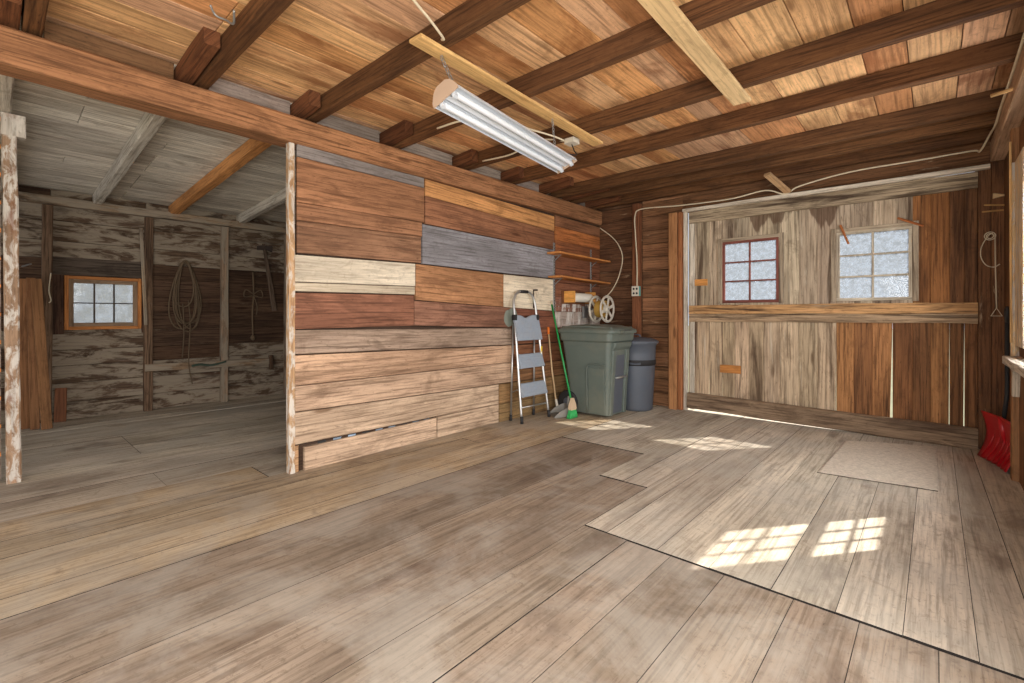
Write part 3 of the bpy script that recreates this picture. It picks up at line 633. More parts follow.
# ================================================================== THINGS
# ---- shop light: twin-tube reflector hung on chains from the strap board
lamp = thing('shop_light', 'white twin tube shop light hanging under the joists on chains', 'light', (-2.025, 2.317, 2.35), math.radians(8.3))
lamp.rotation_euler.y = math.radians(-23)
LL, HW = .7, .09
m = MB(); o_ = [(-HW, 0), (-HW+.002, .02), (-.062, .028), (.062, .028), (HW-.002, .02), (HW, 0)]
i_ = [(HW-.004, 0), (HW-.006, .014), (.062, .0235), (.03, .0235), (.014, .008), (-.014, .008), (-.03, .0235), (-.062, .0235), (-HW+.006, .014), (-HW+.004, 0)]
m.loft([[(x, y, z) for x, z in o_+i_] for y in (-LL, LL)]); m.build('reflector', M_lampw, lamp)
m = MB(); m.loft([[(x, y, z) for x, z in ((-.062, .026), (-.056, .066), (-.03, .084), (.03, .084), (.056, .066), (.062, .026))] for y in (-LL+.006, LL-.006)]); m.build('housing', M_lampw, lamp)
for s_ in (-1, 1):
    m = MB(); y = s_*LL
    m.loft([[(x, yy, z) for x, z in ((-HW-.002, -.006), (-HW, .022), (-.062, .068), (-.032, .088), (.032, .088), (.062, .068), (HW, .022), (HW+.002, -.006))] for yy in (y, y+s_*.006)]); m.build('end_plate', M_lampe, lamp, 'end plate toned tan for shade')
    for x in (-.045, .045):
        m = MB(); m.box(x-.012, x+.012, min(y-s_*.004, y-s_*.03), max(y-s_*.004, y-s_*.03), -.022, .022, axis='z'); m.build('lamp_socket', M_lampw, lamp)
for x in (-.045, .045):
    m = MB(); m.lathe([(.009, -LL+.025), (.0155, -LL+.028), (.0165, -LL+.04), (.0165, LL-.04), (.0155, LL-.028), (.009, LL-.025)], (x, 0, -.004), 'y', 16); m.build('lamp_tube', M_tube, lamp)
yl = math.radians(8.3); ax_l = V((-math.sin(yl), math.cos(yl), 0))
for s_, lab in ((-1, 'short chain at the near end of the shop light'), (1, 'short chain at the far end of the shop light')):
    c0 = V((-2.025, 2.317, 2.35))+ax_l*s_*(LL-.13)+V((-.034, 0, .08)); c1_ = V((-2.12 if s_ < 0 else -2.17, c0.y, 2.692)); n = 11
    m = MB()
    for k in range(n):
        c = c0.lerp(c1_, (k+.5)/n); hl = (c1_-c0).length/n*.62
        m.tube([(c.x+(math.cos(a)*.008 if k % 2 else 0), c.y+(0 if k % 2 else math.cos(a)*.008), c.z+math.sin(a)*hl) for a in [2*math.pi*i/10 for i in range(10)]], .0024, 5, loop=True)
    tag(m.build('hanging_chain', M_galv), lab, 'chain')

# ---- the two pale strap boards under the joists
def board(name, a, b, w_, th, tint, mat, label, cat='board', group=None):
    m = MB(); m.timber(a, b, w_, th, (0, 0, 1), tint, 0, 10, .002, .003); return tag(m.build(name, mat), label, cat, group)
board('strap_board', (-2.105, 1.56, 2.706), (-2.21, 3.60, 2.706), .1, .022, C(226, 184, 122), M_pale, 'yellow pine strap board nailed under the joists above the shop light')
board('strap_board', (-.99, 1.55, 2.706), (-1.015, 3.57, 2.706), .12, .022, C(232, 200, 150), M_pale, 'pale pine strap board under the joists at the top edge, right of the light')
board('wood_cleat', on_z(767, 174, 2.69), on_y(788, 192, 5.82), .075, .03, C(196, 160, 120), M_pale, 'short pale cleat under the joists in front of the door header', 'cleat')

# ---- electrics
jb = thing('junction_box', 'white ceiling box beside the far end of the strap board', 'electrical box', (-2.335, 3.38, 2.7))
m = MB(); m.box(-.046, .046, -.046, .046, -.02, .02, C(228, 220, 200)); m.build('box', M_reel, jb)
m = MB(); m.box(-.049, .049, -.049, .049, -.025, -.0195); m.build('cover_plate', M_reel, jb)
def cable(pts, r, mat, label, name='electric_cable', cat='cable', n=7):
    m = MB(); m.tube(curve_pts(pts, n), r, 6); return tag(m.build(name, mat), label, cat)
cable([(-2.335, 3.38, 2.672), (-2.29, 3.35, 2.6), (-2.17, 3.2, 2.5), (-2.14, 2.96, 2.45)], .005, M_black, 'black cord from the ceiling box down to the shop light')
cable([(-1.7, 1.05, 2.71), (-1.842, 1.347, 2.70), (-1.912, 1.509, 2.70), (-1.99, 1.66, 2.705), (-2.05, 1.70, 2.735), (-2.1, 1.76, 2.75)], .0075, M_wire, 'white cord running over the near end of the yellow strap board')
cable([(-3.0, 2.44, 2.71), (-2.75, 2.47, 2.71), (-2.7, 2.62, 2.74), (-2.55, 2.8, 2.76), (-2.5, 3.0, 2.74), (-2.4, 3.2, 2.71), (-2.375, 3.36, 2.70)], .0075, M_wire, 'cream cable looping from the joist behind the shop light to the ceiling box')
cable([(-3.35, 3.3, 2.73), (-3.0, 3.3, 2.71), (-2.8, 3.29, 2.73), (-2.6, 3.31, 2.76), (-2.38, 3.385, 2.71)], .0075, M_wire, 'cream cable along the joist below the shop light')
def on_back(px, py, y=YB-.13): return on_y(px, py, y)
cable([on_back(637, 288, YB-.115), on_back(637, 262, YB-.11), on_back(635.5, 235, YB-.11), on_back(635, 216, YB-.115), on_back(642, 209, YB-.125), on_back(680, 205.5), on_back(730, 199), on_back(765, 190.5), on_back(785, 194), on_back(800, 186), on_back(850, 172), on_back(920, 160), on_back(972, 151), (.29, 5.75, 2.62),
       (.335, 5.5, 2.68), (.345, 5.2, 2.66), (.35, 4.9, 2.685), (.35, 4.5, 2.675), (.355, 4.1, 2.69), (.355, 3.2, 2.69)], .008, M_wire, 'cream cable from the socket box up and along the door header to the right')
ob = thing('socket_box', 'small cream four socket box on the stud behind the bins', 'socket', (-2.985, YB-.145, 1.52))
m = MB(); m.box(-.05, .05, .001, .05, -.065, .065, (1, 1, 1)); m.build('back_box', M_teal, ob, 'teal painted metal box')
m = MB(); m.box(-.052, .052, -.006, .001, -.067, .067, (1, 1, 1)); m.build('cover_plate', M_reel, ob)
for x in (-.022, .022):
    for z in (-.03, .03):
        m = MB(); m.lathe([(.015, -.0085), (.015, -.006)], (x, 0, z), 'y', 14, smooth=False); m.build('socket', M_black, ob)

# ---- step ladder leaning on the boards
ld = thing('step_ladder', 'silver three step ladder with grey treads leaning on the board wall', 'ladder', (-3.39, 4.19, 0))
# front rails join in a loop over the top; local x = away from wall, y along the wall
rx = lambda z: -.125*z                                   # leans back
hw = lambda z: .245-.04*z
ctrl = [(rx(.0), -hw(.0), .02), (rx(.6), -hw(.6), .6), (rx(1.2), -hw(1.2), 1.2), (rx(1.38), -hw(1.38)+.005, 1.36), (rx(1.45), -.12, 1.455), (rx(1.46), 0, 1.475), (rx(1.45), .12, 1.455), (rx(1.38), hw(1.38)-.005, 1.36), (rx(1.2), hw(1.2), 1.2), (rx(.6), hw(.6), .6), (rx(0), hw(0), .02)]
m = MB(); m.tube(curve_pts(ctrl, 6), .0145, 10); fr = m.build('front_rail', M_steel, ld)
m = MB(); m.tube([(rx(1.46), -.07, 1.472), (rx(1.46), .07, 1.472)], .018, 10); m.build('top_grip', M_black, ld)
for s_ in (-1, 1):
    m = MB(); m.tube([(-.2, s_*.205, .03), (-.175, s_*.19, 1.1)], .011, 8); m.build('rear_leg', M_steel, ld)
    m = MB(); m.tube([(.002, s_*.245, 0), (-.006, s_*.243, .08)], .018, 10); m.build('foot', M_black, ld)
    m = MB(); m.tube([(-.201, s_*.205, 0), (-.199, s_*.204, .07)], .016, 10); m.build('foot', M_black, ld)
    m = MB(); m.tube([(rx(.35)-.01, s_*.2, .33), (-.1, s_*.205, .36), (-.19, s_*.2, .32)], .007, 6); m.build('brace', M_steel, ld)
    m = MB(); m.box(rx(1.17)-.022, rx(1.17)+.019, s_*.2-.022, s_*.2+.022, 1.14, 1.205); m.build('hinge', M_black, ld)
m = MB(); m.tube([(rx(.16)-.005, -.23, .17), (rx(.16), .23, .165)], .009, 8); m.build('cross_bar', M_steel, ld)
def tread(z0, z1, t, w_, name, notch=False):
    m = MB(); x0, x1 = rx(z0)+.034, rx(z1)+.004
    n = 14; rings = []
    for k in range(n+1):
        y = -w_+2*w_*k/n; zt = z1-(.035*math.exp(-(y/.07)**2) if notch else 0)
        rings.append([(x0, y, z0), (x0+.006, y, z0+.01), (x1+.006, y, zt-.008), (x1, y, zt), (x1-t, y, zt), (x0-t, y, z0)])
    m.loft(rings); o_ = m.build(name, M_ladder, ld)
    r = MB()
    for k in range(5):
        f = (k+.7)/5.4; z = z0+(z1-z0)*f; x = x0+(x1-x0)*f+.0075
        if notch and f > .75: continue
        r.box(x-.002, x+.003, -w_+.03, w_-.03, z-.004, z+.004, axis='y', ch=.001)
    r.build('grip_rib', M_ladder, o_)
tread(.91, 1.2, .02, .217, 'platform', True); tread(.60, .755, .026, .214, 'step'); tread(.285, .43, .026, .218, 'step')
m = MB(); m.box(rx(.78)+.008, rx(.78)+.014, hw(.78)-.012, hw(.78)+.012, .73, .83); m.build('sticker', M_yellowl, ld, 'yellow warning sticker')

# ---- pole tool, broom and dustpan between ladder and bin
pl = thing('pole', 'pale wooden pole with an orange collar leaning behind the broom', 'pole', (-3.455, 4.715, 0))
m = MB(); m.tube([(-.015, 0, .01), (-.1, 0, .5), (-.155, 0, .98)], .011, 8, C(210, 180, 140)); m.build('shaft', M_pale, pl)
m = MB(); m.tube([(-.155, 0, .96), (-.16, 0, 1.05)], .016, 10); m.build('collar', M_orangep, pl)
m = MB(); m.tube([(-.004, 0, 0), (-.04, 0, .16)], .016, 10); m.build('sleeve', M_reel, pl)
bB, bT = V((-3.14, 4.555, .1)), on_x(551, 301, -3.575)
brm = thing('broom', 'bright green broom leaning on the board wall beside the ladder', 'broom', (-3.14, 4.555, 0))
R = bT-V((-3.14, 4.555, 0)); u_ = V((0, 0, .12)); 
m = MB(); m.tube([u_.lerp(R, .0)+V((0, 0, .02)), u_.lerp(R, .5), u_.lerp(R, .97)], .0115, 8); m.build('handle', M_green, brm)
m = MB(); m.tube([u_.lerp(R, .965), R], .013, 8, r2=.008); m.build('handle_tip', M_beige, brm)
m = MB(); m.loft([[(-a, -b, z), (a, -b, z), (a, b, z), (-a, b, z)] for a, b, z in ((.02, .048, .098), (.022, .056, .115), (.02, .046, .165), (.016, .025, .21), (.014, .016, .235))], smooth=False); m.build('head', M_beige, brm)
m = MB()
for k in range(15):
    for j in range(3):
        y = -.078+.0112*k; y2 = y*1.0+.0+.0*k; x = -.014+.014*j
        m.tube([(x, y*.6, .1), (x*1.2, y2*.8, .05), (x*1.3+random.uniform(-.006, .006), y2*1.0+random.uniform(-.006, .006), .004)], .0062, 5)
m.build('bristles', M_greenb, brm)
dp = thing('dustpan', 'grey dustpan standing on the floor behind the green broom', 'dustpan', (-3.33, 4.575, 0), math.radians(-40))
m = MB()   # tray with side walls and a tall back, opening towards the camera
m.loft([[(-w_, y, z) for w_, y, z in ()] or [(-.17*f, y, zb), (.17*f, y, zb), (.17*f, y, zt), (.163*f, y, zt), (.163*f, y, zb+.006), (-.163*f, y, zb+.006), (-.163*f, y, zt), (-.17*f, y, zt)] for f, y, zb, zt in ((.8, -.1, .0, .012), (.8, -.04, .006, .07), (.78, .04, .012, .11), (.72, .09, .016, .13))]); m.build('tray', M_pan, dp)
m = MB(); m.box(-.122, .122, .084, .093, .016, .13, axis='x'); m.build('back_plate', M_pan, dp)
m = MB(); m.tube([(0, .089, .12), (0, .10, .17), (0, .105, .23)], .013, 8); m.build('handle', M_pan, dp)

# ---- big green wheeled bin
b1 = thing('wheelie_bin', 'large grey green wheeled bin with domed lid beside the ladder', 'bin', (-3.1, 5.0, 0))
def rrect(x0, x1, y0, y1, z, r=.05, n=5):
    out = []
    for cx, cy, a0 in ((x1-r, y1-r, 0), (x0+r, y1-r, 90), (x0+r, y0+r, 180), (x1-r, y0+r, 270)):
        for k in range(n+1):
            a = math.radians(a0+90*k/n); out.append((cx+r*math.cos(a), cy+r*math.sin(a), z))
    return out
body = [(-.22, .29, -.21, .21, .03, .03), (-.22, .295, -.215, .215, .06, .04), (-.26, .315, -.235, .235, .4, .045), (-.315, .34, -.268, .268, .82, .05), (-.325, .35, -.275, .275, .88, .055), (-.345, .372, -.295, .295, .9, .06), (-.35, .38, -.302, .302, .985, .06)]
m = MB(); m.loft([rrect(*r) for r in body], smooth=False); m.build('body', M_bin, b1)
lidp = [(-.37, .405, -.315, .315, .985, .07), (-.375, .41, -.32, .32, 1.0, .07), (-.372, .405, -.315, .315, 1.028, .07), (-.33, .36, -.27, .27, 1.05, .08), (-.27, .28, -.2, .2, 1.075, .1), (-.12, .14, -.09, .09, 1.085, .06)]
m = MB(); m.loft([rrect(*r) for r in lidp], smooth=True); lid = m.build('lid', M_bin, b1)
m = MB(); m.loft([[(x, -.16+.01*abs(i), z) for i, (x, z) in enumerate(((.39, .985), (.455, .988), (.46, 1.0), (.455, 1.02), (.39, 1.03)))], [(x, .16, z) for x, z in ((.39, .985), (.455, .988), (.46, 1.0), (.455, 1.02), (.39, 1.03))]]); lip = m.build('front_lip', M_bin, lid)
m = MB(); m.box(.4, .45, -.075, .06, 1.0225, 1.0275, axis='y', ch=.001); m.build('label_plate', M_black, lid)
m = MB()   # ridge along the dome
for s_ in (-1, 1):
    m = MB(); m.tube(curve_pts([(-.33, s_*.24, 1.052), (-.1, s_*.25, 1.062), (.15, s_*.25, 1.06), (.36, s_*.23, 1.046)], 5), .012, 6); m.build('lid_rib', M_bin, lid)
# front: side pillars, dark panel painting the channel's shade, lift bar
for s_ in (-1, 1):
    m = MB(); y = s_*.155
    m.loft([rrect(x-.05, x, y-wd, y+wd, z, .012, 3) for x, z, wd in ((.312, .03, .03), (.324, .3, .034), (.346, .6, .04), (.356, .74, .04), (.35, .79, .034))]); m.build('front_pillar', M_bin, b1)
m = MB(); m.loft([rrect(.25, x, -.105, .105, z, .012, 3) for x, z in ((.297, .05), (.307, .25), (.3235, .45), (.337, .7), (.338, .73))]); m.build('recess_shade_panel', M_bin2, b1, 'dark panel painting the recess shade behind the lift bar')
m = MB(); m.tube([(.345, -.115, .47), (.345, .115, .47)], .013, 10); m.build('lift_bar', M_steel, b1)
m = MB(); m.loft([rrect(.28, x, -.2, .2, z, .012, 3) for x, z in ((.345, .79), (.375, .83), (.385, .88))]); m.build('front_collar', M_bin, b1)
# side panel raised near the front edge, wheel arch
for s_ in (-1, 1):
    m = MB(); pts = []
    P2 = lambda x, z: (x, s_*(.216+.068*(z/.9)+.006), z)
    path = [P2(.02, .05), P2(.035, .45), P2(.045, .58), P2(.08, .62), P2(.2, .63), P2(.285, .62)]
    m.tube(curve_pts(path, 5), .011, 6); m.build('side_rib', M_bin, b1)
    m = MB(); q = [P2(.04, .04), P2(.055, .58), P2(.27, .58), P2(.26, .04)]
    m.slab(q[0], q[1], q[2], q[3], (0, s_, 0), .012); m.build('side_panel', M_bin, b1)
    m = MB(); m.lathe([(.04, 0), (.12, .0), (.135, .008), (.14, .025), (.135, .042), (.12, .05), (.04, .05)], (-.25, s_*.235-.025, .14), 'y', 28); wh = m.build('wheel', M_black, b1)
    m = MB(); m.lathe([(.01, -.006), (.05, -.004), (.05, .054), (.01, .056)], (-.25, s_*.235-.025, .14), 'y', 18); m.build('hub', M_bin2, wh)
m = MB(); m.tube([(-.25, -.22, .14), (-.25, .22, .14)], .012, 8); m.build('axle', M_galv, b1)
m = MB(); m.tube(curve_pts([(-.36, -.2, .97), (-.41, -.19, 1.0), (-.42, 0, 1.0), (-.41, .19, 1.0), (-.36, .2, .97)], 5), .014, 8); m.build('handle', M_bin, b1)

# ---- dark grey round bin behind
b2 = thing('trash_can', 'dark grey round bin behind the big green wheeled bin', 'bin', (-2.86, 5.57, 0))
m = MB(); m.lathe([(.19, .0), (.205, .008), (.21, .04), (.235, .5), (.237, .54), (.245, .7), (.25, .82), (.262, .825), (.262, .86), (.25, .862)], n=36); m.build('body', M_bin2, b2)
m = MB(); m.lathe([(.275, .84), (.282, .85), (.282, .868), (.265, .88), (.2, .905), (.08, .918), (.02, .92)], n=36); ld2 = m.build('lid', M_bin2, b2)
m = MB(); m.tube(curve_pts([(-.06, 0, .91), (-.05, 0, .945), (.05, 0, .945), (.06, 0, .91)], 5), .01, 8); m.build('lid_handle', M_bin2, ld2)
m = MB(); m.lathe([(.2405, .57), (.25, .575), (.25, .63), (.246, .64)], n=36, caps=False); m.build('band', M_black, b2)
for a in (-65, 115):
    m = MB(); c_, s2 = math.cos(math.radians(a)), math.sin(math.radians(a))
    m.tube(curve_pts([(c_*.24-s2*.06, s2*.24+c_*.06, .6), (c_*.285-s2*.05, s2*.285+c_*.05, .6), (c_*.285+s2*.05, s2*.285-c_*.05, .6), (c_*.24+s2*.06, s2*.24-c_*.06, .6)], 5), .011, 8); m.build('handle', M_bin2, b2)

# ---- shelves on the partition, uprights, towel holder, reel
for (z0, z1, l, y0) in ((1.985, 1.965, 'upper of the two bright wooden shelves above the bins', 4.68), (1.69, 1.66, 'lower of the two bright wooden shelves above the bins', 4.70)):
    sh = thing('wall_shelf', l, 'shelf', (-3.6, y0, z0))
    m = MB(); m.timber((.09, 0, -.012), (.09, 5.9-y0, z1-z0-.012), .19, .024, (0, 0, 1), C(206, 138, 78), 0, 8, .003, .004); m.build('board', M_orange, sh)
    for yy in (.14, 1.02):
        m = MB(); m.box(-.008, .11, yy-.004, yy+.004, -.035, -.025, axis='x', ch=.001); m.timber((.1, yy, -.028), (-.004, yy, -.1), .006, .012, (0, 0, 1)); m.build('bracket', M_galv, sh)
for y, z0, l in ((4.835, 1.25, 'left of two thin steel shelf uprights on the board wall'), (5.7, 1.25, 'right of two thin steel shelf uprights on the board wall')):
    m = MB(); m.box(-3.6195, -3.608, y-.016, y+.016, z0, 2.12, axis='z', ch=.002)
    for k in range(24): m.box(-3.609, -3.6065, y-.004, y+.004, z0+.02+k*.035, z0+.034+k*.035, axis='z', ch=.0005, mi=1)
    tag(m.build('shelf_upright', [M_galv, M_black]), l, 'shelf upright', 'shelf uprights')
m = MB(); m.timber((-3.612, 4.42, 1.28), (-3.612, 4.42, 1.5), .012, .02, (0, 1, 0)); m.timber((-3.615, 4.42, 1.5), (-3.55, 4.42, 1.5), .012, .02, (0, 0, 1)); tag(m.build('wall_hook', M_rust), 'thin dark iron hook on the pale board behind the ladder', 'hook')
th = thing('towel_holder', 'wooden paper towel holder under the lower shelf', 'towel holder', (-3.6, 5.0, 1.42))
m = MB(); m.box(-.018, .004, 0, .62, -.075, .1, C(120, 78, 50), axis='y'); m.build('back_board', M_orange, th)
for y in (.03, .52):
    m = MB(); m.box(.004, .16, y, y+.03, -.06, .09, C(222, 160, 84), axis='x', ch=.01); m.build('end_bracket', M_orange, th)
m = MB(); m.lathe([(.006, .06), (.006, .52)], (.09, 0, .01), 'y', 10); m.build('dowel', M_pale, th)
tr_ = MB(); tr_.lathe([(.02, .09), (.058, .09), (.06, .1), (.06, .49), (.058, .5), (.02, .5)], (-3.51, 5.0, 1.43), 'y', 24)
tag(tr_.build('paper_roll', M_paper), 'white paper roll held in the wooden holder above the bins', 'paper roll')
rl_ = thing('cord_reel', 'cream double wheeled cord reel on the wall behind the bins', 'cord reel', (-3.33, 5.52, 1.28))
for x in (-.085, .085):
    m = MB(); R_ = .18
    ring = []
    for k in range(37): pass
    m.lathe([(R_-.028, -.006), (R_, -.009), (R_+.004, 0), (R_, .009), (R_-.028, .006), (R_-.032, 0), (R_-.028, -.006)], (x, 0, 0), 'x', 40, caps=False)
    m.lathe([(.012, -.012), (.045, -.01), (.05, 0), (.045, .01), (.012, .012)], (x, 0, 0), 'x', 24)
    for k in range(6):
        a = math.pi*2*k/6+.3; d = V((0, math.cos(a), math.sin(a)))
        m.timber(V((x, 0, 0))+d*.04, V((x, 0, 0))+d*(R_-.024), .034, .01, (1, 0, 0), seg=2, jit=0, ch=.003, w2=.042)
    m.build('wheel', M_reel, rl_)
m = MB(); m.lathe([(.05, -.078), (.05, .078)], (0, 0, 0), 'x', 20); m.build('drum', M_reel, rl_)
m = MB(); pts = []
for k in range(7*16):
    a = 2*math.pi*k/16; lay = k/(7*16); pts.append((-.066+.132*lay, math.cos(a)*.082, math.sin(a)*.082))
m.tube(pts, .0115, 6)
pts = [(-p[0]*.85, p[1]*1.26, p[2]*1.26) for p in pts[::-1]]; m.tube(pts, .0115, 6); m.build('wound_cord', M_yel, rl_)
m = MB(); m.box(-.285, -.25, -.05, .05, -.12, .04, axis='z'); m.tube([(-.26, 0, 0), (.1, 0, 0)], .011, 8); m.build('wall_bracket', M_galv, rl_)
cable([(-3.3, 5.5, 1.40), on_y(612, 290, 5.66), on_y(619, 276, 5.76), on_y(622.5, 258, 5.84), on_y(619, 246, 5.87), on_y(612, 237, 5.88), on_y(600, 228, 5.86)], .007, M_wire, 'tan cord arching from the cord reel up to the board wall')

# ---- rug
m = MB(); nx, ny = 36, 56
cr = [on_z(817, 473), on_z(938, 492), on_z(937, 447), on_z(846, 441)]
top = {}
for i in range(nx+1):
    for j in range(ny+1):
        a, b = i/nx, j/ny
        p = cr[0].lerp(cr[1], a).lerp(cr[3].lerp(cr[2], a), b); e_ = .006*mnoise.noise(V((b*9, 2, 1)))*(1 if i in (0, nx) else 0)
        top[i, j] = m.bm.verts.new((p.x+e_, p.y, 0.0085+.004*mnoise.noise(p*2.5)+.0025*mnoise.noise(p*40)))
for i in range(nx):
    for j in range(ny): m.face([top[i, j], top[i+1, j], top[i+1, j+1], top[i, j+1]], [(i, j), (i+1, j), (i+1, j+1), (i, j+1)], (1, 1, 1), 0, True)
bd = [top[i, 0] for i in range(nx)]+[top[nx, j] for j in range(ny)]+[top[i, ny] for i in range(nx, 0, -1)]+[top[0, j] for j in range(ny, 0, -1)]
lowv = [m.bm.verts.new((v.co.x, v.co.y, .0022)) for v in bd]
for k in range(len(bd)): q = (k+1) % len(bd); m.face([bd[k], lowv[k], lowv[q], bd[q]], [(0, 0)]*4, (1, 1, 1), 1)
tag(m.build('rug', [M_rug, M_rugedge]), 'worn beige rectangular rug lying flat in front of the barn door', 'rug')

# ---- snow shovel leaning on the right wall
sv = thing('snow_shovel', 'red ribbed plastic snow shovel leaning by the right wall post', 'shovel', (.35, 5.38, 0))
def blade(a, b, off=0.0):       # a across (0 far .. 1 near), b up (0 .. 1)
    y = .235-.47*a; z = .012+.385*b
    x = -.105+.13*a+.02*b+.045*math.sin(math.pi*b)+.02*math.sin(math.pi*a)
    return V((x+off+.02, y, z))
m = MB(); na, nb = 20, 12
F = [[m.bm.verts.new(blade(i/na, j/nb)+V((.006*math.sin(i/na*math.pi*12)*(1-j/nb)*(1 if j < 9 else 0), 0, 0))) for j in range(nb+1)] for i in range(na+1)]
B_ = [[m.bm.verts.new(v.co+V((.006, 0, 0))) for v in r] for r in F]
for i in range(na):
    for j in range(nb):
        m.face([F[i][j], F[i][j+1], F[i+1][j+1], F[i+1][j]], [(0, 0)]*4, (1, 1, 1), 0, True); m.face([B_[i][j], B_[i+1][j], B_[i+1][j+1], B_[i][j+1]], [(0, 0)]*4, (1, 1, 1), 0, True)
    for j in (0, nb): m.face([F[i][j], F[i+1][j], B_[i+1][j], B_[i][j]], [(0, 0)]*4, (1, 1, 1))
for j in range(nb):
    for i in (0, na): m.face([F[i][j], F[i][j+1], B_[i][j+1], B_[i][j]], [(0, 0)]*4, (1, 1, 1))
bl = m.build('blade', M_red, sv)
for k in range(5):
    a = .12+.17*k; m = MB(); m.tube([blade(a, .04, -.004), blade(a+.06, .3, -.006), blade(min(.97, a+.12), .55, -.004)], .007, 6, r2=.003); m.build('rib', M_red, bl)
m = MB(); m.box(-.075, .0, .2, .235, .0, .014, axis='y', ch=.002)
m = MB(); m.tube([blade(.5, .8, .008), blade(.5, .8, .03)+V((0, -.01, .25)), (.07, -.06, 1.15)], .0145, 10); m.build('handle', M_black, sv)
m = MB(); m.tube([blade(.5, .45, .012), blade(.5, .98, .014)], .022, 10, r2=.02); m.build('handle_socket', M_red, sv)
m = MB(); m.tube(curve_pts([(.07, -.06, 1.14), (.068, -.11, 1.19), (.07, -.11, 1.25), (.07, -.01, 1.25), (.068, -.01, 1.19), (.07, -.06, 1.14)], 4), .012, 8); m.build('grip', M_black, sv)

# ---- bench end on the right wall
bn = thing('wall_bench', 'weathered grey bench board on the right wall post, seen end on', 'bench', (.44, 4.92, .9))
m = MB(); m.timber((-.01, .02, -.025), (-.005, -1.3, -.025), .13, .06, (0, 0, 1), C(196, 186, 172), 0, 8, .004, .006); m.build('bench_top', M_white, bn)
m = MB(); m.timber((-.01, -.03, -.05), (-.005, .025, -.28), .05, .045, (1, 0, 0), C(190, 178, 160), 0, 3, .003); m.build('bracket', M_white, bn)
m = MB(); m.timber((.409, 4.942, 1.0), (.405, 4.942, 2.45), .012, .015, (0, 1, 0), C(232, 190, 132), 0, 8, .002); tag(m.build('edge_strip', M_pale), 'thin pale strip painting the lit corner of the right wall post', 'strip')  # pale colour stands for the glow along the post edge

# wire loop with hanging pull, wall pegs, loose stick
lc0 = on_y(990, 236, YB-.03); wl = MB()
wl.tube(curve_pts([on_y(993, 233, YB-.03), on_y(988, 236, YB-.03), on_y(981.5, 247, YB-.03), on_y(981, 257, YB-.03), on_y(986, 265, YB-.03), on_y(994, 267, YB-.025), on_y(1000, 264, YB-.025)], 6), .004, 5)
for r_ in (.035, .022):
    wl.tube([(lc0.x+r_*math.cos(a), lc0.y-.004, lc0.z+r_*math.sin(a)) for a in [2*math.pi*k/20 for k in range(20)]], .004, 5, loop=True)
wl.tube([on_y(995, 234, YB-.03), on_y(995.5, 270, YB-.03), on_y(996.5, 308, YB-.03)], .0045, 5)
p0 = on_y(996.5, 308, YB-.03); wl.tube([p0, p0+V((-.035, 0, -.07)), p0+V((.035, 0, -.07))], .005, 5, loop=True)
tag(wl.build('wire_pull', M_wire), 'thin wire loop and pull cord hanging on the boards right of the barn door', 'wire')
for k, (a, b, l) in enumerate((((984, 205), (1006, 205), 'upper of two thin pegs on the boards right of the door'), ((982, 212), (1004, 210), 'lower of two thin pegs on the boards right of the door'))):
    m = MB(); m.timber(on_y(*a, YB-.04), on_y(*b, YB-.03), .014, .014, (0, 1, 0), C(206, 160, 100), 0, 3, .001); tag(m.build('peg', M_pale), l, 'peg', 'pegs right of the door')
m = MB(); a, b = on_y(993, 196, YB-.04), on_y(1006, 195, YB-.03); m.timber(a, b, .02, .05, (0, 0, 1), C(226, 196, 150), 0, 3, .001, h2=.01); tag(m.build('wood_wedge', M_pale), 'small pale wood wedge above the pegs right of the door', 'wedge')
m = MB(); m.tube([on_z(991, 96, 2.61), on_z(1010, 90, 2.61), on_z(1040, 80, 2.61)], .012, 8, C(200, 160, 110)); tag(m.build('stick', M_pale), 'thin pale stick lying across the top of the right wall', 'stick')
m = MB(); hk = on_z(226, 20, 2.76); m.tube(curve_pts([hk+V((.12, .0, .0)), hk+V((.05, .02, -.03)), hk, hk+V((-.03, -.04, .02)), hk+V((-.01, -.07, .05))], 6), .006, 6); tag(m.build('ceiling_hook', M_galv), 'small pale wire hook on the joist at the top left', 'hook')

# ---- side room things
def wallp(px, py, dx=.1): return on_x(px, py, XL+dx)
for k, (pb_, pt_, wdt, l) in enumerate((((26, 425), (25, 279), .085, 'leftmost of the three tall boards leaning in the side room corner'), ((35, 425), (31, 278), .075, 'middle of the three tall boards leaning in the side room corner'), ((47, 423), (36, 279), .085, 'most tilted of the three tall boards leaning in the side room corner'))):
    a = on_x(*pb_, XL+.30+.09*k); b = on_x(*pt_, XL+.11+.035*k); a.z = .006
    m = MB(); m.timber(a, b, wdt, .024, (1, 0, 0), vary(C(150, 106, 70), .08), 0, 8, .002, .003); tag(m.build('leaning_board', M_orange), l, 'board', 'boards leaning in the side room')
a, b = wallp(60, 420, .12), wallp(61, 388, .06); a.z = .004
m = MB(); m.timber(a, b, .1, .024, (1, 0, 0), C(140, 90, 60), 0, 3, .002); tag(m.build('short_board', M_orange), 'short board end leaning on the wall under the small bright window', 'board')
m = MB(); m.timber(wallp(141, 228, .13), wallp(146, 325, .11), .035, .02, (1, 0, 0), C(150, 128, 104), 0, 6, .003); tag(m.build('lath', M_barnw), 'thin lath fixed along the stud right of the small window', 'lath')
rp = MB(); c0 = wallp(185, 262, .07)
for k in range(7):
    w_ = random.uniform(.07, .15); h_ = random.uniform(.5, .95); dy = random.uniform(-.05, .07); pts = []
    for i in range(28):
        a = 2*math.pi*i/28
        pts.append((c0.x+.01*math.sin(3*a+k)+.012*(k % 3), c0.y+dy*(1-math.sin(a))*.5+w_*math.cos(a)*(1-.35*math.sin(a)), c0.z-h_*.5+h_*.5*math.sin(a)+.02*(k % 2)))
    rp.tube(pts, .0095, 6, loop=True)
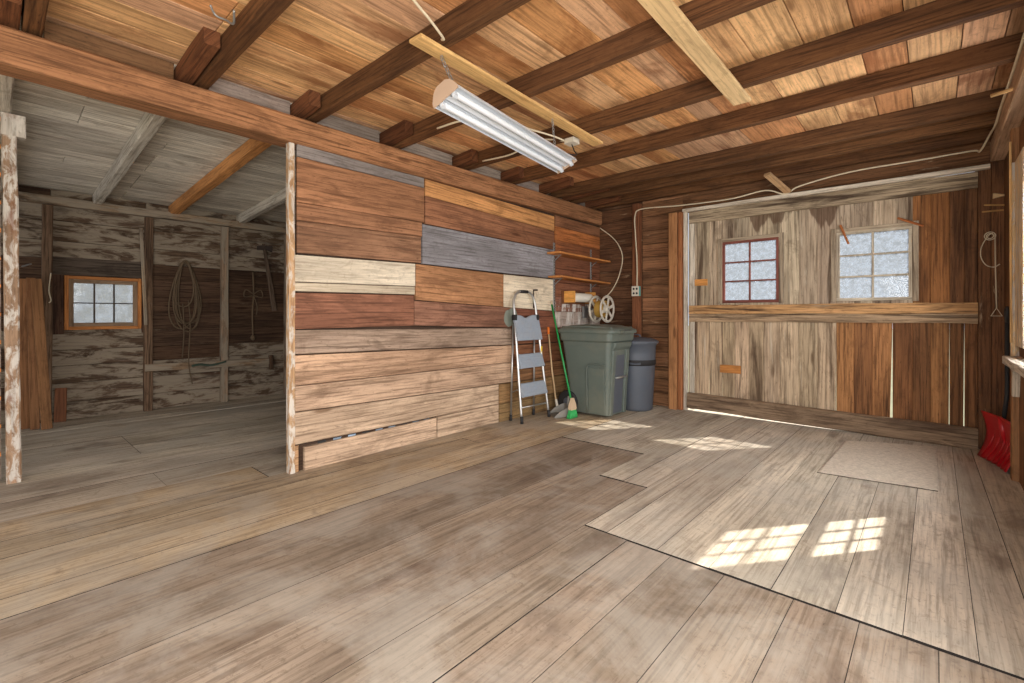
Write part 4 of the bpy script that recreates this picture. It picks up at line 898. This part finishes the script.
rp.tube(curve_pts([c0+V((.03, .03, -.5)), c0+V((.04, .05, -.8)), c0+V((.085, .02, -1.3)), c0+V((.085, .06, -1.6))], 6), .007, 5)
rp.tube(curve_pts([c0+V((.03, -.03, -.55)), c0+V((.04, -.02, -.9)), c0+V((.04, -.04, -1.25))], 6), .007, 5)
tag(rp.build('rope_coil', M_rope), 'large coil of old rope hanging on the side room wall', 'rope')
kc = MB(); c1 = wallp(253, 272, .06)
kc.tube(curve_pts([c1, c1+V((0, .01, -.3)), c1+V((.01, -.01, -.6)), c1+V((0, 0, -.93))], 6), .013, 6)
for s_ in (-1, 1): kc.tube(curve_pts([c1+V((.02, 0, -.32)), c1+V((.02, s_*.1, -.26)), c1+V((.02, s_*.12, -.36)), c1+V((.02, 0, -.34))], 6), .009, 6)
kc.tube(curve_pts([c1+V((.02, 0, -.33)), c1+V((.02, .05, -.5)), c1+V((.02, .04, -.62))], 5), .007, 5)
kc.lathe([(.006, -.04), (.03, -.02), (.034, .0), (.026, .03), (.006, .04)], c1+V((0, 0, -.95)), 'z', 10)
tag(kc.build('knotted_cord', M_rope), 'pale knotted cord with a bow hanging right of the coiled rope', 'cord')
ht = thing('hanging_axe', 'long dark handled axe hanging on the side room wall by the partition', 'axe', tuple(wallp(264, 248, .07)))
m = MB(); m.timber((0, -.005, .06), (.0, .15, -.92), .04, .028, (1, 0, 0), C(110, 92, 78), 0, 8, .004, .01, w2=.075); m.build('handle', M_barn, ht)
m = MB(); m.loft([[(-.022, y, z0), (.022, y, z0), (.022, y, z1), (-.022, y, z1)] for y, z0, z1 in ((-.09, -.035, .02), (-.02, -.03, .035), (.05, -.025, .035), (.11, -.05, .045))]); m.build('head', M_rust, ht)
sr = thing('side_rail', 'long low grey board fixed across the studs of the side room wall', 'rail', tuple(wallp(145, 368, .115)))
p1 = wallp(272, 361, .115)-wallp(145, 368, .115)
m = MB(); m.timber((0, 0, 0), p1, .03, .09, (0, 0, 1), C(140, 116, 92), 0, 8, .005); m.build('board', M_barnw, sr)
m = MB(); m.timber(p1+V((.02, -.02, .09)), p1+V((.02, -.02, -.12)), .06, .05, (0, 1, 0), C(90, 70, 54), 0, 2, .003); m.build('end_block', M_barn, sr)
m = MB(); m.tube(curve_pts([wallp(192, 366, .166), wallp(200, 364.5, .166), wallp(212, 365, .166), wallp(226, 361.5, .166)], 6), .028, 8, r2=.02, flat=.6); tag(m.build('green_strap', plain('dark_green_cloth', C(58, 74, 62), .9, 0, .3, 30, bump=.5)), 'dark green strap lying along the low rail of the side room', 'strap')
m = MB(); m.tube(curve_pts([wallp(51, 273, .11), wallp(49, 290, .12), wallp(51, 300, .13), wallp(49, 303, .13)], 5), .006, 5); tag(m.build('hanging_string', M_wire), 'short white string hanging from the stud left of the small window', 'string')
m = MB(); m.timber(wallp(22, 266.5, -.005), wallp(31, 264, .1), .018, .012, (0, 0, 1), C(210, 205, 195), 0, 2, .001); tag(m.build('nail', M_galv), 'long pale nail sticking out above the leaning boards', 'nail')
